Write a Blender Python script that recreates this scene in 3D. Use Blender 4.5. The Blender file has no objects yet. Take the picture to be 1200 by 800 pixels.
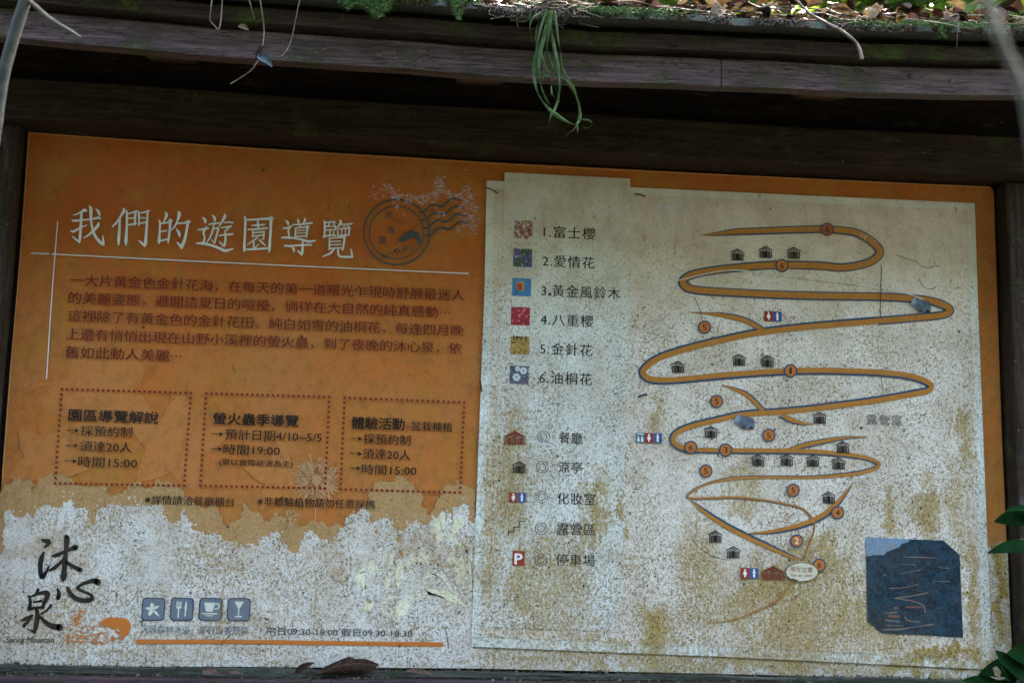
import bpy, math, random
from mathutils import Vector, Matrix
from mathutils.geometry import tessellate_polygon
from math import radians, sin, cos, pi
S = bpy.context.scene
C = S.collection
random.seed(7)

# ------------------------------------------------------------------ camera
FPX = 1729.71
YAW, PITCH, ROLL = 0.109905, 0.181031, 0.0221566
CAM = Vector((0.78415, -3.493948, 1.40597))
Fw = Vector((sin(YAW)*cos(PITCH), cos(YAW)*cos(PITCH), sin(PITCH)))
R0 = Vector((cos(YAW), -sin(YAW), 0)); U0 = R0.cross(Fw)
Rt = cos(ROLL)*R0 + sin(ROLL)*U0
Up = -sin(ROLL)*R0 + cos(ROLL)*U0
cd = bpy.data.cameras.new('camera'); cam = bpy.data.objects.new('camera', cd); C.objects.link(cam)
m = Matrix.Identity(4)
for i in range(3):
    m[i][0] = Rt[i]; m[i][1] = Up[i]; m[i][2] = -Fw[i]; m[i][3] = CAM[i]
cam.matrix_world = m
cd.sensor_width = 36; cd.lens = FPX/1200*36; cd.clip_start = 0.05; cd.clip_end = 2000
cd.dof.use_dof = True; cd.dof.focus_distance = 3.5; cd.dof.aperture_fstop = 4.2
S.camera = cam

# ------------------------------------------------------------------ sky, sun, exposure
SUN_EL, SUN_AZ = radians(42), radians(28)      # azimuth measured from +Y (behind the board) towards +X
w = bpy.data.worlds.new('World'); S.world = w; w.use_nodes = True
nt = w.node_tree; bg = nt.nodes['Background']
sky = nt.nodes.new('ShaderNodeTexSky'); sky.sky_type = 'NISHITA'; sky.sun_disc = False
sky.sun_elevation = SUN_EL; sky.sun_rotation = SUN_AZ; sky.air_density = 1.0; sky.dust_density = 7.0; sky.ozone_density = .6
nt.links.new(sky.outputs[0], bg.inputs[0]); bg.inputs[1].default_value = 0.15
ld = bpy.data.lights.new('sun', 'SUN'); ld.energy = 2.0; ld.angle = radians(0.5); ld.color = (1, .95, .86)
sun = bpy.data.objects.new('sun', ld); C.objects.link(sun)
sd = Vector((sin(SUN_AZ)*cos(SUN_EL), cos(SUN_AZ)*cos(SUN_EL), sin(SUN_EL)))
sun.rotation_euler = sd.to_track_quat('Z', 'Y').to_euler()
S.view_settings.view_transform = 'Standard'; S.view_settings.look = 'None'
S.view_settings.gamma = 1; S.view_settings.use_curve_mapping = False
S.view_settings.exposure = 4.3

# ------------------------------------------------------------------ helpers
def at(px, py, Y=0.0):
    """point of the plane y = Y that the photograph shows at (px, py)"""
    d = Fw*FPX + Rt*(px-600) + Up*(400-py)
    t = (Y-CAM.y)/d.y
    return CAM + d*t

class MB:
    def __init__(s): s.v = []; s.f = []; s.m = []
    def face(s, pts, mi=0):
        n = len(s.v); s.v += [tuple(p) for p in pts]; s.f.append(tuple(range(n, n+len(pts)))); s.m.append(mi)
    def grid(s, rows, mi=0):
        n = len(s.v); k = len(rows[0])
        for r in rows: s.v += [tuple(p) for p in r]
        for i in range(len(rows)-1):
            for j in range(k-1):
                s.f.append((n+i*k+j, n+i*k+j+1, n+(i+1)*k+j+1, n+(i+1)*k+j)); s.m.append(mi)
    def ngon(s, pts, mi=0):
        n = len(s.v); vs = [Vector(p) for p in pts]; s.v += [tuple(p) for p in vs]
        for t in tessellate_polygon([vs]): s.f.append((n+t[0], n+t[1], n+t[2])); s.m.append(mi)
    def box(s, x0, x1, y0, y1, z0, z1, mi=0):
        s.beam([x0, x1], lambda x: z0, lambda x: z1, y0, y1, mi)
    def beam(s, xs, zb, zt, y0, y1, mi=0, yoff=lambda x: 0):
        n = len(s.v)
        for x in xs:
            o = yoff(x)
            for y, z in ((y0+o, zb(x)), (y1+o, zb(x)), (y1+o, zt(x)), (y0+o, zt(x))): s.v.append((x, y, z))
        for i in range(len(xs)-1):
            a = n+4*i
            for k in range(4):
                s.f.append((a+k, a+(k+1) % 4, a+4+(k+1) % 4, a+4+k)); s.m.append(mi)
        s.f.append((n, n+3, n+2, n+1)); s.m.append(mi)
        e = n+4*(len(xs)-1); s.f.append((e, e+1, e+2, e+3)); s.m.append(mi)
    def tube(s, pts, rad, n=8, mi=0):
        pts = [Vector(p) for p in pts]; rings = []; side = None
        for i, p in enumerate(pts):
            t = (pts[min(i+1, len(pts)-1)]-pts[max(i-1, 0)]).normalized()
            if side is None or abs(side.dot(t)) > .95:
                side = t.cross(Vector((0, 0, 1)))
                if side.length < .1: side = t.cross(Vector((0, 1, 0)))
            side = (side-t*side.dot(t)).normalized(); b = t.cross(side)
            r = rad[i] if isinstance(rad, (list, tuple)) else rad
            rings.append([p+(side*cos(2*pi*k/n)+b*sin(2*pi*k/n))*r for k in range(n+1)])
        s.grid(rings, mi)
    def build(s, name, mats, parent=None, smooth=False, bevel=0):
        me = bpy.data.meshes.new(name); me.from_pydata(s.v, [], s.f)
        for mt in (mats if isinstance(mats, (list, tuple)) else [mats]): me.materials.append(mt)
        me.polygons.foreach_set('material_index', s.m)
        if smooth: me.polygons.foreach_set('use_smooth', [True]*len(s.f))
        me.update()
        o = bpy.data.objects.new(name, me); C.objects.link(o)
        if parent: o.parent = parent; o.matrix_parent_inverse = Matrix.Translation(-parent.location) if parent.type == 'EMPTY' else Matrix.Identity(4)
        if bevel:
            b = o.modifiers.new('bevel', 'BEVEL'); b.width = bevel; b.segments = 2; b.limit_method = 'ANGLE'
        return o

def tag(o, label=None, cat=None, group=None, kind=None):
    if label: o['label'] = label
    if cat: o['category'] = cat
    if group: o['group'] = group
    if kind: o['kind'] = kind
    return o
def thing(name, loc, label, cat, group=None):
    o = bpy.data.objects.new(name, None); C.objects.link(o); o.location = loc; o.empty_display_size = .1
    return tag(o, label, cat, group)
def catmull(pts, sub=6):
    P = [Vector(p) for p in pts]
    if len(P) < 3: return P
    out = []
    for i in range(len(P)-1):
        a = P[i-1] if i else P[0]*2-P[1]; b = P[i]; c = P[i+1]; d = P[i+2] if i+2 < len(P) else P[-1]*2-P[-2]
        for k in range(sub):
            t = k/sub
            out.append(.5*((2*b)+(c-a)*t+(2*a-5*b+4*c-d)*t*t+(3*b-a-3*c+d)*t**3))
    out.append(P[-1]); return out

# ------------------------------------------------------------------ node helpers
class NB:
    def __init__(s, tree): s.t = tree; s.n = tree.nodes; s.l = tree.links
    def link(s, a, b):
        if isinstance(a, (int, float, tuple, list, Vector)): b.default_value = a
        else: s.l.new(a, b)
    def math(s, op, a, b=0.0, c=0.0, clamp=False):
        n = s.n.new('ShaderNodeMath'); n.operation = op; n.use_clamp = clamp
        for i, v in enumerate((a, b, c)): s.link(v, n.inputs[i])
        return n.outputs[0]
    def vmul(s, v, k):
        n = s.n.new('ShaderNodeVectorMath'); n.operation = 'MULTIPLY'; s.link(v, n.inputs[0]); n.inputs[1].default_value = k; return n.outputs[0]
    def noise(s, v, scale, det=2, rough=.5, dist=0):
        n = s.n.new('ShaderNodeTexNoise'); s.link(v, n.inputs['Vector']); n.inputs['Scale'].default_value = scale
        n.inputs['Detail'].default_value = det; n.inputs['Roughness'].default_value = rough; n.inputs['Distortion'].default_value = dist
        return n.outputs['Fac']
    def ramp(s, v, a, b, lo=0.0, hi=1.0):
        n = s.n.new('ShaderNodeMapRange'); n.interpolation_type = 'SMOOTHSTEP'; s.link(v, n.inputs[0])
        n.inputs[1].default_value = a; n.inputs[2].default_value = b; n.inputs[3].default_value = lo; n.inputs[4].default_value = hi
        return n.outputs[0]
    def mix(s, f, a, b, mode='MIX'):
        n = s.n.new('ShaderNodeMix'); n.data_type = 'RGBA'; n.blend_type = mode; s.link(f, n.inputs[0]); 
        s.link(a if not isinstance(a, tuple) else (*a, 1)[:4], n.inputs[6]); s.link(b if not isinstance(b, tuple) else (*b, 1)[:4], n.inputs[7]); return n.outputs[2]
    def blob(s, pos, px, py, rx, ry):
        """soft ellipse on the board around what the photograph shows at (px, py); radii in mm*2"""
        p = at(px, py)
        a = s.n.new('ShaderNodeVectorMath'); a.operation = 'SUBTRACT'; s.l.new(pos, a.inputs[0]); a.inputs[1].default_value = (p.x, 0, p.z)
        b = s.vmul(a.outputs[0], (1/(rx*.00205), 0, 1/(ry*.00205)))
        c = s.n.new('ShaderNodeVectorMath'); c.operation = 'LENGTH'; s.l.new(b, c.inputs[0])
        return s.ramp(c.outputs['Value'], 1.0, .2)
    def blobs(s, pos, lst):
        r = None
        for e in lst:
            v = s.blob(pos, *e[:4])
            if len(e) > 4: v = s.math('MULTIPLY', v, e[4])
            r = v if r is None else s.math('MAXIMUM', r, v)
        return r

# dirt, algae, scuffs and painted eave shade that lie over everything printed on the board (one pattern in board coordinates)
def weather_group():
    g = bpy.data.node_groups.new('weathering', 'ShaderNodeTree')
    for nm, tp in (('Color', 'NodeSocketColor'), ('Dirt', 'NodeSocketFloat'), ('Algae', 'NodeSocketFloat')):
        g.interface.new_socket(nm, in_out='INPUT', socket_type=tp)
    g.interface.new_socket('Color', in_out='OUTPUT', socket_type='NodeSocketColor')
    g.interface.new_socket('Height', in_out='OUTPUT', socket_type='NodeSocketFloat')
    b = NB(g); gi = g.nodes.new('NodeGroupInput'); go = g.nodes.new('NodeGroupOutput')
    geo = g.nodes.new('ShaderNodeNewGeometry'); P = geo.outputs['Position']
    pos = b.vmul(P, (1, 0, 1))
    sx = g.nodes.new('ShaderNodeSeparateXYZ'); g.links.new(P, sx.inputs[0]); z = sx.outputs['Z']; x = sx.outputs['X']
    low = b.ramp(z, 2.40, 2.02)                        # rain reaches the lower board
    lowest = b.ramp(z, 1.95, 1.30)
    base = gi.outputs['Color']
    # fine film of grime (ink shows it less than the pale ground)
    D = gi.outputs['Dirt']
    fine = b.noise(pos, 360, 3, .75)
    base = b.mix(b.math('MULTIPLY', b.ramp(fine, .38, .64, .0, .30), b.math('ADD', .12, b.math('MULTIPLY', D, .8))), base, (.15, .115, .065))
    fine2 = b.noise(pos, 250, 2, .6)
    base = b.mix(b.math('MULTIPLY', b.ramp(fine2, .52, .66, 0, .45), b.math('MAXIMUM', b.math('SUBTRACT', D, .35), 0)), base, (.80, .84, .84))
    big = b.noise(pos, 7, 5, .65)
    base = b.mix(b.math('MULTIPLY', b.ramp(big, .38, .64, 0, .42), b.math('ADD', .1, b.math('MULTIPLY', D, .8))), base, (.27, .19, .09))
    # eave shade painted as a brown dusty film, deepening towards the top
    eave_shade_film = b.math('MULTIPLY', b.ramp(b.math('ADD', z, b.math('MULTIPLY', b.math('SUBTRACT', b.noise(pos, 6, 3, .6), .5), .25)), 2.10, 2.42, 0, .42), b.math('ADD', .02, b.math('MULTIPLY', D, .9)))
    base = b.mix(eave_shade_film, base, (.27, .175, .075))
    # clean washes, where water has run
    clean = b.blobs(pos, [(426, 640, 16, 75), (474, 700, 7, 90), (185, 650, 25, 55), (20, 640, 30, 55), (850, 610, 60, 60, .6), (690, 430, 45, 90, .7),
                          (75, 610, 25, 40, .7), (640, 350, 60, 60, .6), (1160, 480, 14, 160, .6), (790, 560, 60, 90, .5)])
    clean = b.math('MULTIPLY', clean, b.ramp(b.noise(pos, 40, 3, .6), .3, .6, .35, 1))
    # yellow-brown mottle
    mot = b.noise(b.vmul(pos, (1, 1, .7)), 150, 5, .66)
    wn = g.nodes.new('ShaderNodeTexNoise'); g.links.new(pos, wn.inputs['Vector']); wn.inputs['Scale'].default_value = 14; wn.inputs['Detail'].default_value = 5; wn.inputs['Roughness'].default_value = .7
    wv = g.nodes.new('ShaderNodeVectorMath'); wv.operation = 'MULTIPLY_ADD'; g.links.new(wn.outputs['Color'], wv.inputs[0]); wv.inputs[1].default_value = (.14, 0, .34); g.links.new(pos, wv.inputs[2])
    wo = g.nodes.new('ShaderNodeVectorMath'); wo.operation = 'SUBTRACT'; g.links.new(wv.outputs[0], wo.inputs[0]); wo.inputs[1].default_value = (.07, 0, .17)
    al = b.blobs(wo.outputs[0], [(765, 745, 22, 45, .9), (905, 705, 110, 55, .75), (1172, 680, 12, 120, 1.3), (1140, 700, 10, 120, .7), (1040, 610, 14, 50, .8), (1085, 600, 26, 60, .8), (960, 660, 60, 50, .7),
                       (600, 560, 30, 110, .65), (1100, 780, 120, 22, 1.1), (700, 600, 20, 60, .7), (870, 575, 30, 55, .6), (540, 660, 50, 30, .45), (640, 690, 70, 90, .45), (1130, 520, 14, 60, .7),
                       (1190, 770, 20, 50, 1.2), (850, 775, 420, 22, .55), (1000, 720, 130, 70, .5), (820, 660, 40, 90, .5), (930, 745, 60, 40, .8), (1120, 600, 20, 90, .5), (985, 700, 12, 70, .8), (680, 640, 14, 90, .6), (610, 690, 20, 60, .55), (575, 600, 20, 170, .5), (727, 610, 8, 30, .9), (770, 480, 12, 40, .5)])
    al = b.math('MULTIPLY', al, gi.outputs['Algae'])
    thr = b.math('ADD', b.math('MULTIPLY', al, .17), b.math('ADD', b.math('MULTIPLY', lowest, .035), b.math('MULTIPLY', b.math('SUBTRACT', low, 1), .07)))
    thr = b.math('SUBTRACT', thr, b.math('MULTIPLY', clean, .10))
    thr = b.math('ADD', thr, b.math('MULTIPLY', b.math('SUBTRACT', b.noise(pos, 9, 3, .6), .5), .22))
    mm = b.ramp(b.math('ADD', mot, thr), .49, .66, 0, .74)
    mm = b.math('MULTIPLY', mm, D)
    ycol = b.mix(b.noise(pos, 30, 3, .6), (.22, .135, .04), (.33, .235, .07))
    base = b.mix(mm, base, ycol)
    tf = b.blobs(wo.outputs[0], [(60, 640, 90, 26), (240, 650, 110, 22), (390, 650, 90, 24), (500, 640, 60, 22), (60, 740, 90, 40, .8), (300, 720, 160, 30, .6), (200, 765, 300, 12, .8)])
    base = b.mix(b.math('MULTIPLY', b.math('MULTIPLY', tf, b.ramp(b.noise(pos, 70, 5, .7), .38, .62, .1, .75)), D, 0, True), base, (.34, .24, .12))
    stain = b.math('MULTIPLY', b.math('MULTIPLY', al, b.ramp(b.noise(b.vmul(pos, (1, 1, .22)), 75, 6, .75), .36, .58, .12, .85)), D, 0, True)
    base = b.mix(stain, base, (.30, .205, .045))
    gr = b.math('MULTIPLY', b.ramp(b.math('ADD', b.noise(pos, 140, 3, .7), b.math('MULTIPLY', al, .12)), .64, .74, 0, .8), b.ramp(al, .3, .9))
    base = b.mix(gr, base, (.055, .065, .012))
    # dark hair-like specks: thin contour lines of one noise, broken up by another
    def squig(sc, wdt, msc, mlo):
        a = b.noise(pos, sc, 1.0, .5, .8)
        l = b.ramp(b.math('ABSOLUTE', b.math('SUBTRACT', a, .5)), wdt, wdt*.35)
        k = b.ramp(b.math('ADD', b.noise(b.vmul(pos, (1, 1, 1.1)), msc, 2, .6), b.math('MULTIPLY', b.math('SUBTRACT', low, 1), .14)), mlo, mlo+.05)
        return b.math('MULTIPLY', l, k)
    sq = b.math('MAXIMUM', squig(105, .042, 150, .485), b.math('MULTIPLY', squig(175, .050, 230, .48), .9))
    sq = b.math('MULTIPLY', sq, b.ramp(b.noise(pos, 9, 5, .7), .36, .56, .60, 1))
    sq = b.math('MULTIPLY', sq, b.math('SUBTRACT', 1.0, b.math('MULTIPLY', clean, .55)))
    base = b.mix(b.math('MULTIPLY', b.math('MULTIPLY', sq, gi.outputs['Dirt']), .92, 0, True), base, (.020, .016, .008))
    # scattered bigger spots
    vo = g.nodes.new('ShaderNodeTexVoronoi'); g.links.new(pos, vo.inputs['Vector']); vo.inputs['Scale'].default_value = 27; vo.inputs['Randomness'].default_value = 1
    sc_ = g.nodes.new('ShaderNodeSeparateColor'); g.links.new(vo.outputs['Color'], sc_.inputs[0])
    rad = b.math('MULTIPLY', b.math('MAXIMUM', b.math('SUBTRACT', sc_.outputs[0], .80), 0.0), .5)
    dist = b.math('ADD', vo.outputs['Distance'], b.math('MULTIPLY', b.math('SUBTRACT', b.noise(pos, 200, 2), .5), .12))
    sp = b.math('MULTIPLY', b.ramp(b.math('SUBTRACT', dist, rad), .035, .0), b.math('GREATER_THAN', sc_.outputs[0], .80))
    base = b.mix(b.math('MULTIPLY', sp, .85), base, (.03, .022, .012))
    # old drips of grime across the orange
    tr = b.math('MULTIPLY', b.ramp(b.noise(b.vmul(pos, (1, 1, .55)), 48, 4, .65), .62, .72), b.ramp(b.noise(pos, 6, 2), .45, .62))
    base = b.mix(b.math('MULTIPLY', b.math('MULTIPLY', tr, b.ramp(gi.outputs['Algae'], .25, .5, .3, 1)), .75), base, (.085, .062, .016))
    ms2 = b.ramp(b.noise(b.vmul(pos, (1, 1, .8)), 36, 7, .75), .45, .66, 0, .52)
    base = b.mix(b.math('MULTIPLY', b.math('MULTIPLY', ms2, b.ramp(gi.outputs['Algae'], .25, .5, .08, 1)), b.math('SUBTRACT', 1.0, b.math('MULTIPLY', D, .65))), base, (.16, .085, .025))
    dr = b.math('MULTIPLY', b.ramp(b.noise(b.vmul(pos, (1, 1, .045)), 75, 3, .6), .58, .67), b.math('MULTIPLY', b.ramp(z, 2.15, 1.6), b.ramp(b.noise(b.vmul(pos, (1, 1, .35)), 11, 4, .7), .44, .62)))
    base = b.mix(b.math('MULTIPLY', b.math('MULTIPLY', dr, .62), b.math('ADD', .06, b.math('MULTIPLY', D, .85)), 0, True), base, (.23, .145, .035))
    # lilac-white scuffs where the print has rubbed through
    sf = b.blobs(wo.outputs[0], [(520, 236, 80, 18, .85), (470, 229, 60, 9, .9), (548, 256, 36, 34, .65), (790, 248, 40, 22, .9), (830, 255, 30, 18, .6), (772, 270, 16, 12, .7), (590, 250, 40, 16, .7), (640, 240, 60, 26, .35),
                       (1018, 268, 14, 8, .8), (1042, 268, 14, 8, .8), (1158, 320, 10, 40, .5), (350, 240, 14, 10, .5), (400, 232, 10, 12, .4), (300, 160, 60, 10, .3)])
    sn = b.noise(b.vmul(pos, (.5, 1, 1.5)), 150, 5, .8, .5)
    sm = b.ramp(b.math('ADD', sn, b.math('MULTIPLY', sf, .19)), .61, .72)
    sm = b.math('MULTIPLY', sm, b.ramp(sf, .03, .3, 0, .8))
    base = b.mix(b.math('MULTIPLY', sm, .8), base, (.40, .42, .56))
    # scratches along the top
    st = b.ramp(b.noise(b.vmul(pos, (.10, 1, 1.5)), 130, 2, .6), .70, .76)
    st = b.math('MULTIPLY', st, b.math('MULTIPLY', b.ramp(z, 2.18, 2.35, .12, .9), b.ramp(b.noise(pos, 10, 3, .6), .42, .58)))
    base = b.mix(st, base, (.60, .34, .14))
    g.links.new(base, go.inputs['Color'])
    g.links.new(b.math('ADD', mm, sq), go.inputs['Height'])
    return g
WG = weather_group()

MATS = {}
def printed(name, col, dirt=1.0, algae=1.0, rough=.55, colfn=None):
    if name in MATS: return MATS[name]
    mt = bpy.data.materials.new(name); mt.use_nodes = True; t = mt.node_tree; b = NB(t); bs = t.nodes['Principled BSDF']
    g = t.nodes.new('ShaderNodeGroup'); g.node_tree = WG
    c = colfn(b) if colfn else None
    if c is None: g.inputs['Color'].default_value = (*col, 1)
    else: t.links.new(c, g.inputs['Color'])
    g.inputs['Dirt'].default_value = dirt; g.inputs['Algae'].default_value = algae
    t.links.new(g.outputs[0], bs.inputs['Base Color']); bs.inputs['Roughness'].default_value = rough
    bs.inputs['Specular IOR Level'].default_value = .07
    bp = t.nodes.new('ShaderNodeBump'); bp.inputs['Strength'].default_value = .25; bp.inputs['Distance'].default_value = .0006
    t.links.new(g.outputs['Height'], bp.inputs['Height']); t.links.new(bp.outputs[0], bs.inputs['Normal'])
    MATS[name] = mt; return mt

def wood(name, c1, c2, moss=.3, rough=.6, axis=0, mosscol=(.030, .040, .012), wear=.35):
    mt = bpy.data.materials.new(name); mt.use_nodes = True; t = mt.node_tree; b = NB(t); bs = t.nodes['Principled BSDF']
    geo = t.nodes.new('ShaderNodeNewGeometry'); P = geo.outputs['Position']
    k = [1, 1, 1]; k[axis] = .045
    gv = b.vmul(P, tuple(k)); g1 = b.noise(gv, 90, 6, .72, .8); g2 = b.noise(gv, 300, 4, .75)
    col = b.mix(b.ramp(g1, .32, .68), c1, c2)
    col = b.mix(b.ramp(g2, .50, .68, 0, .65), col, tuple(x*.35 for x in c1))
    k3 = [1, 1, 1]; k3[axis] = .07; lv = b.vmul(P, tuple(k3)); ln = b.noise(lv, 55, 3, .6, 1.2)
    lines = b.math('MULTIPLY', b.ramp(b.math('ABSOLUTE', b.math('SUBTRACT', b.math('FRACT', b.math('MULTIPLY', ln, 9.0)), .5)), .16, .03), b.ramp(b.noise(P, 14, 3, .6), .4, .6, .25, .9))
    col = b.mix(lines, col, tuple(x*.22 for x in c1))
    k4 = [1, 1, 1]; k4[axis] = .12
    pal = b.ramp(b.noise(b.vmul(P, tuple(k4)), 210, 4, .8), .60, .72, 0, .55)
    col = b.mix(b.math('MULTIPLY', pal, b.ramp(b.noise(P, 7, 3, .6), .4, .62)), col, tuple(min(1, x*2.6) for x in c2))
    k2 = [1, 1, 1]; k2[axis] = .25
    wr = b.ramp(b.noise(b.vmul(P, tuple(k2)), 34, 5, .7), .58, .72, 0, wear)
    col = b.mix(wr, col, (.13, .12, .12))
    ms = b.ramp(b.math('ADD', b.noise(P, 9, 3, .6), b.math('MULTIPLY', b.math('SUBTRACT', b.noise(P, 150, 5, .8), .5), .75)), .62-.12*moss, .70-.10*moss, 0, min(.8, .25+moss))
    col = b.mix(ms, col, b.mix(b.noise(P, 200, 2), mosscol, tuple(x*1.9 for x in mosscol)))
    vo = t.nodes.new('ShaderNodeTexVoronoi'); t.links.new(P, vo.inputs['Vector']); vo.inputs['Scale'].default_value = 38
    s2 = t.nodes.new('ShaderNodeSeparateColor'); t.links.new(vo.outputs['Color'], s2.inputs[0])
    sp = b.math('MULTIPLY', b.math('GREATER_THAN', s2.outputs[0], .86), b.ramp(b.math('ADD', vo.outputs['Distance'], b.math('MULTIPLY', b.noise(P, 260, 2), .1)), .15, .10))
    col = b.mix(b.math('MULTIPLY', sp, .7), col, (.24, .22, .17))
    t.links.new(col, bs.inputs['Base Color']); bs.inputs['Roughness'].default_value = rough; bs.inputs['Specular IOR Level'].default_value = .16
    bp = t.nodes.new('ShaderNodeBump'); bp.inputs['Strength'].default_value = .8; bp.inputs['Distance'].default_value = .003
    t.links.new(b.math('ADD', b.math('SUBTRACT', g1, b.math('MULTIPLY', lines, .7)), b.math('MULTIPLY', ms, .8)), bp.inputs['Height']); t.links.new(bp.outputs[0], bs.inputs['Normal'])
    return mt

def plain(name, c1, c2, scale=40, rough=.6, trans=0, spec=.4, bump=.3, veins=False):
    mt = bpy.data.materials.new(name); mt.use_nodes = True; t = mt.node_tree; b = NB(t); bs = t.nodes['Principled BSDF']
    geo = t.nodes.new('ShaderNodeNewGeometry'); oi = t.nodes.new('ShaderNodeObjectInfo')
    P = geo.outputs['Position']; nz = b.noise(P, scale, 4, .65)
    f = b.math('ADD', b.ramp(nz, .3, .7), b.math('MULTIPLY', b.math('SUBTRACT', geo.outputs['Random Per Island'], .5), .9), 0, True)
    col = b.mix(f, c1, c2)
    t.links.new(col, bs.inputs['Base Color']); bs.inputs['Roughness'].default_value = rough; bs.inputs['Specular IOR Level'].default_value = spec
    bp = t.nodes.new('ShaderNodeBump'); bp.inputs['Strength'].default_value = bump; bp.inputs['Distance'].default_value = .003
    t.links.new(nz, bp.inputs['Height']); t.links.new(bp.outputs[0], bs.inputs['Normal'])
    if trans:
        tr = t.nodes.new('ShaderNodeBsdfTranslucent'); mx = t.nodes.new('ShaderNodeMixShader'); mx.inputs[0].default_value = trans
        t.links.new(b.mix(.5, col, b.mix(1, col, (1.0, 1.0, .35), 'MULTIPLY')), tr.inputs[0])
        t.links.new(bs.outputs[0], mx.inputs[1]); t.links.new(tr.outputs[0], mx.inputs[2]); t.links.new(mx.outputs[0], t.nodes['Material Output'].inputs[0])
    return mt

# ------------------------------------------------------------------ setting: ground
def ground_mat():
    mt = bpy.data.materials.new('ground'); mt.use_nodes = True; t = mt.node_tree; b = NB(t); bs = t.nodes['Principled BSDF']
    geo = t.nodes.new('ShaderNodeNewGeometry'); P = geo.outputs['Position']
    c = b.mix(b.ramp(b.noise(P, 3, 6, .7), .4, .6), (.018, .028, .010), (.035, .026, .018)); t.links.new(c, bs.inputs['Base Color']); bs.inputs['Roughness'].default_value = .95
    bp = t.nodes.new('ShaderNodeBump'); bp.inputs['Distance'].default_value = .05; t.links.new(b.noise(P, 20, 6, .7), bp.inputs['Height']); t.links.new(bp.outputs[0], bs.inputs['Normal'])
    return mt
g = MB(); N = 24; rows = []
for i in range(N+1):
    r = []
    for j in range(N+1):
        u = (i/N*2-1); v = (j/N*2-1); x = 900*u*abs(u)**2; y = 900*v*abs(v)**2
        r.append((x, y, 0 if math.hypot(x, y) < 6 else min(3.5, .012*(math.hypot(x, y)-6))*(1+.5*sin(x*.05)*cos(y*.07))))
    rows.append(r)
g.grid(rows); tag(g.build('ground', ground_mat(), smooth=True), kind='structure')

# ------------------------------------------------------------------ the wooden sign shelter
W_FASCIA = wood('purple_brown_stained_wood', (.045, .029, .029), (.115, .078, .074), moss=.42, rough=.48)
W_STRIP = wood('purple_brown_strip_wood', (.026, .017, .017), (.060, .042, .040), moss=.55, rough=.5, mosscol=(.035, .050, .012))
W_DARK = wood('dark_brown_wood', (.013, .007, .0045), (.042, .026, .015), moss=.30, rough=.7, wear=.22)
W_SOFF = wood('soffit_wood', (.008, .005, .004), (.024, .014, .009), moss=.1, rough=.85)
W_RAFT = wood('dark_rafter_wood', (.10, .055, .035), (.20, .11, .07), moss=.1, rough=.75, axis=1)
W_POST = wood('mossy_post_wood', (.014, .008, .005), (.045, .027, .016), moss=.5, rough=.75, axis=2, mosscol=(.035, .04, .014))
W_SILL = wood('sill_wood', (.035, .018, .020), (.06, .034, .036), moss=.2, rough=.6)
W_LEDGE = wood('mossy_ledge_wood', (.030, .032, .022), (.10, .10, .078), moss=.7, rough=.85, mosscol=(.03, .042, .016))
q = lambda x: 2.534+0.021*((x-1.1)/1.1)**2+0.003*(x-1.1) if -.6 < x < 3.0 else 2.534+0.021*2.6+.003*(x-1.1)
q_ = q
def q(x): return 2.534+0.021*min(2.4, ((x-1.1)/1.1)**2)+0.003*(x-1.1)+.0015*sin(x*9.1)+.001*sin(x*23)
SHEL = thing('sign_shelter', (1.2, 0, 0), 'roofed wooden sign shelter of dark weathered beams carrying the orange map board', 'sign shelter')
XS = [-.62+i*.1 for i in range(38)]
JX = at(845, 85, -.5).x
for xs_, dz_ in (([x for x in XS if x < JX-.03]+[JX-.0004], 0), ([JX+.0004]+[x for x in XS if x > JX+.03], .0006)):
    m_ = MB(); m_.beam(xs_, lambda x: q(x)+dz_, lambda x: q(x)+.063+dz_*.3, -.50, -.464, yoff=lambda x: .002*sin(x*7)-dz_); m_.build('fascia_board', W_FASCIA, SHEL, bevel=.003)
NAIL = plain('rusty_nail', (.012, .008, .006), (.04, .02, .012), 300, .7)
for nx in (JX-.02, JX+.02, .12, .72, 1.28, 2.08):
    m_ = MB(); c_ = Vector((nx, -.5035+.002*sin(nx*7), q(nx)+.034)); m_.face([c_+Vector((.0034*cos(k*pi/4), 0, .0034*sin(k*pi/4))) for k in range(8)]); m_.grid([[c_+Vector((.0034*cos(k*pi/4), 0, .0034*sin(k*pi/4))) for k in range(9)], [c_+Vector((.0034*cos(k*pi/4), .005, .0034*sin(k*pi/4))) for k in range(9)]]); m_.build('nail_head', NAIL, SHEL)
m_ = MB(); m_.beam(XS, lambda x: q(x)+.075, lambda x: q(x)+.1085, -.518, -.47, yoff=lambda x: .0015*sin(x*5+1)); m_.build('upper_fascia_strip', W_STRIP, SHEL, bevel=.002)
m_ = MB(); m_.beam(XS, lambda x: q(x)+.0632, lambda x: q(x)+.0748, -.478, -.466); m_.build('fascia_groove', W_DARK, SHEL)
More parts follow.
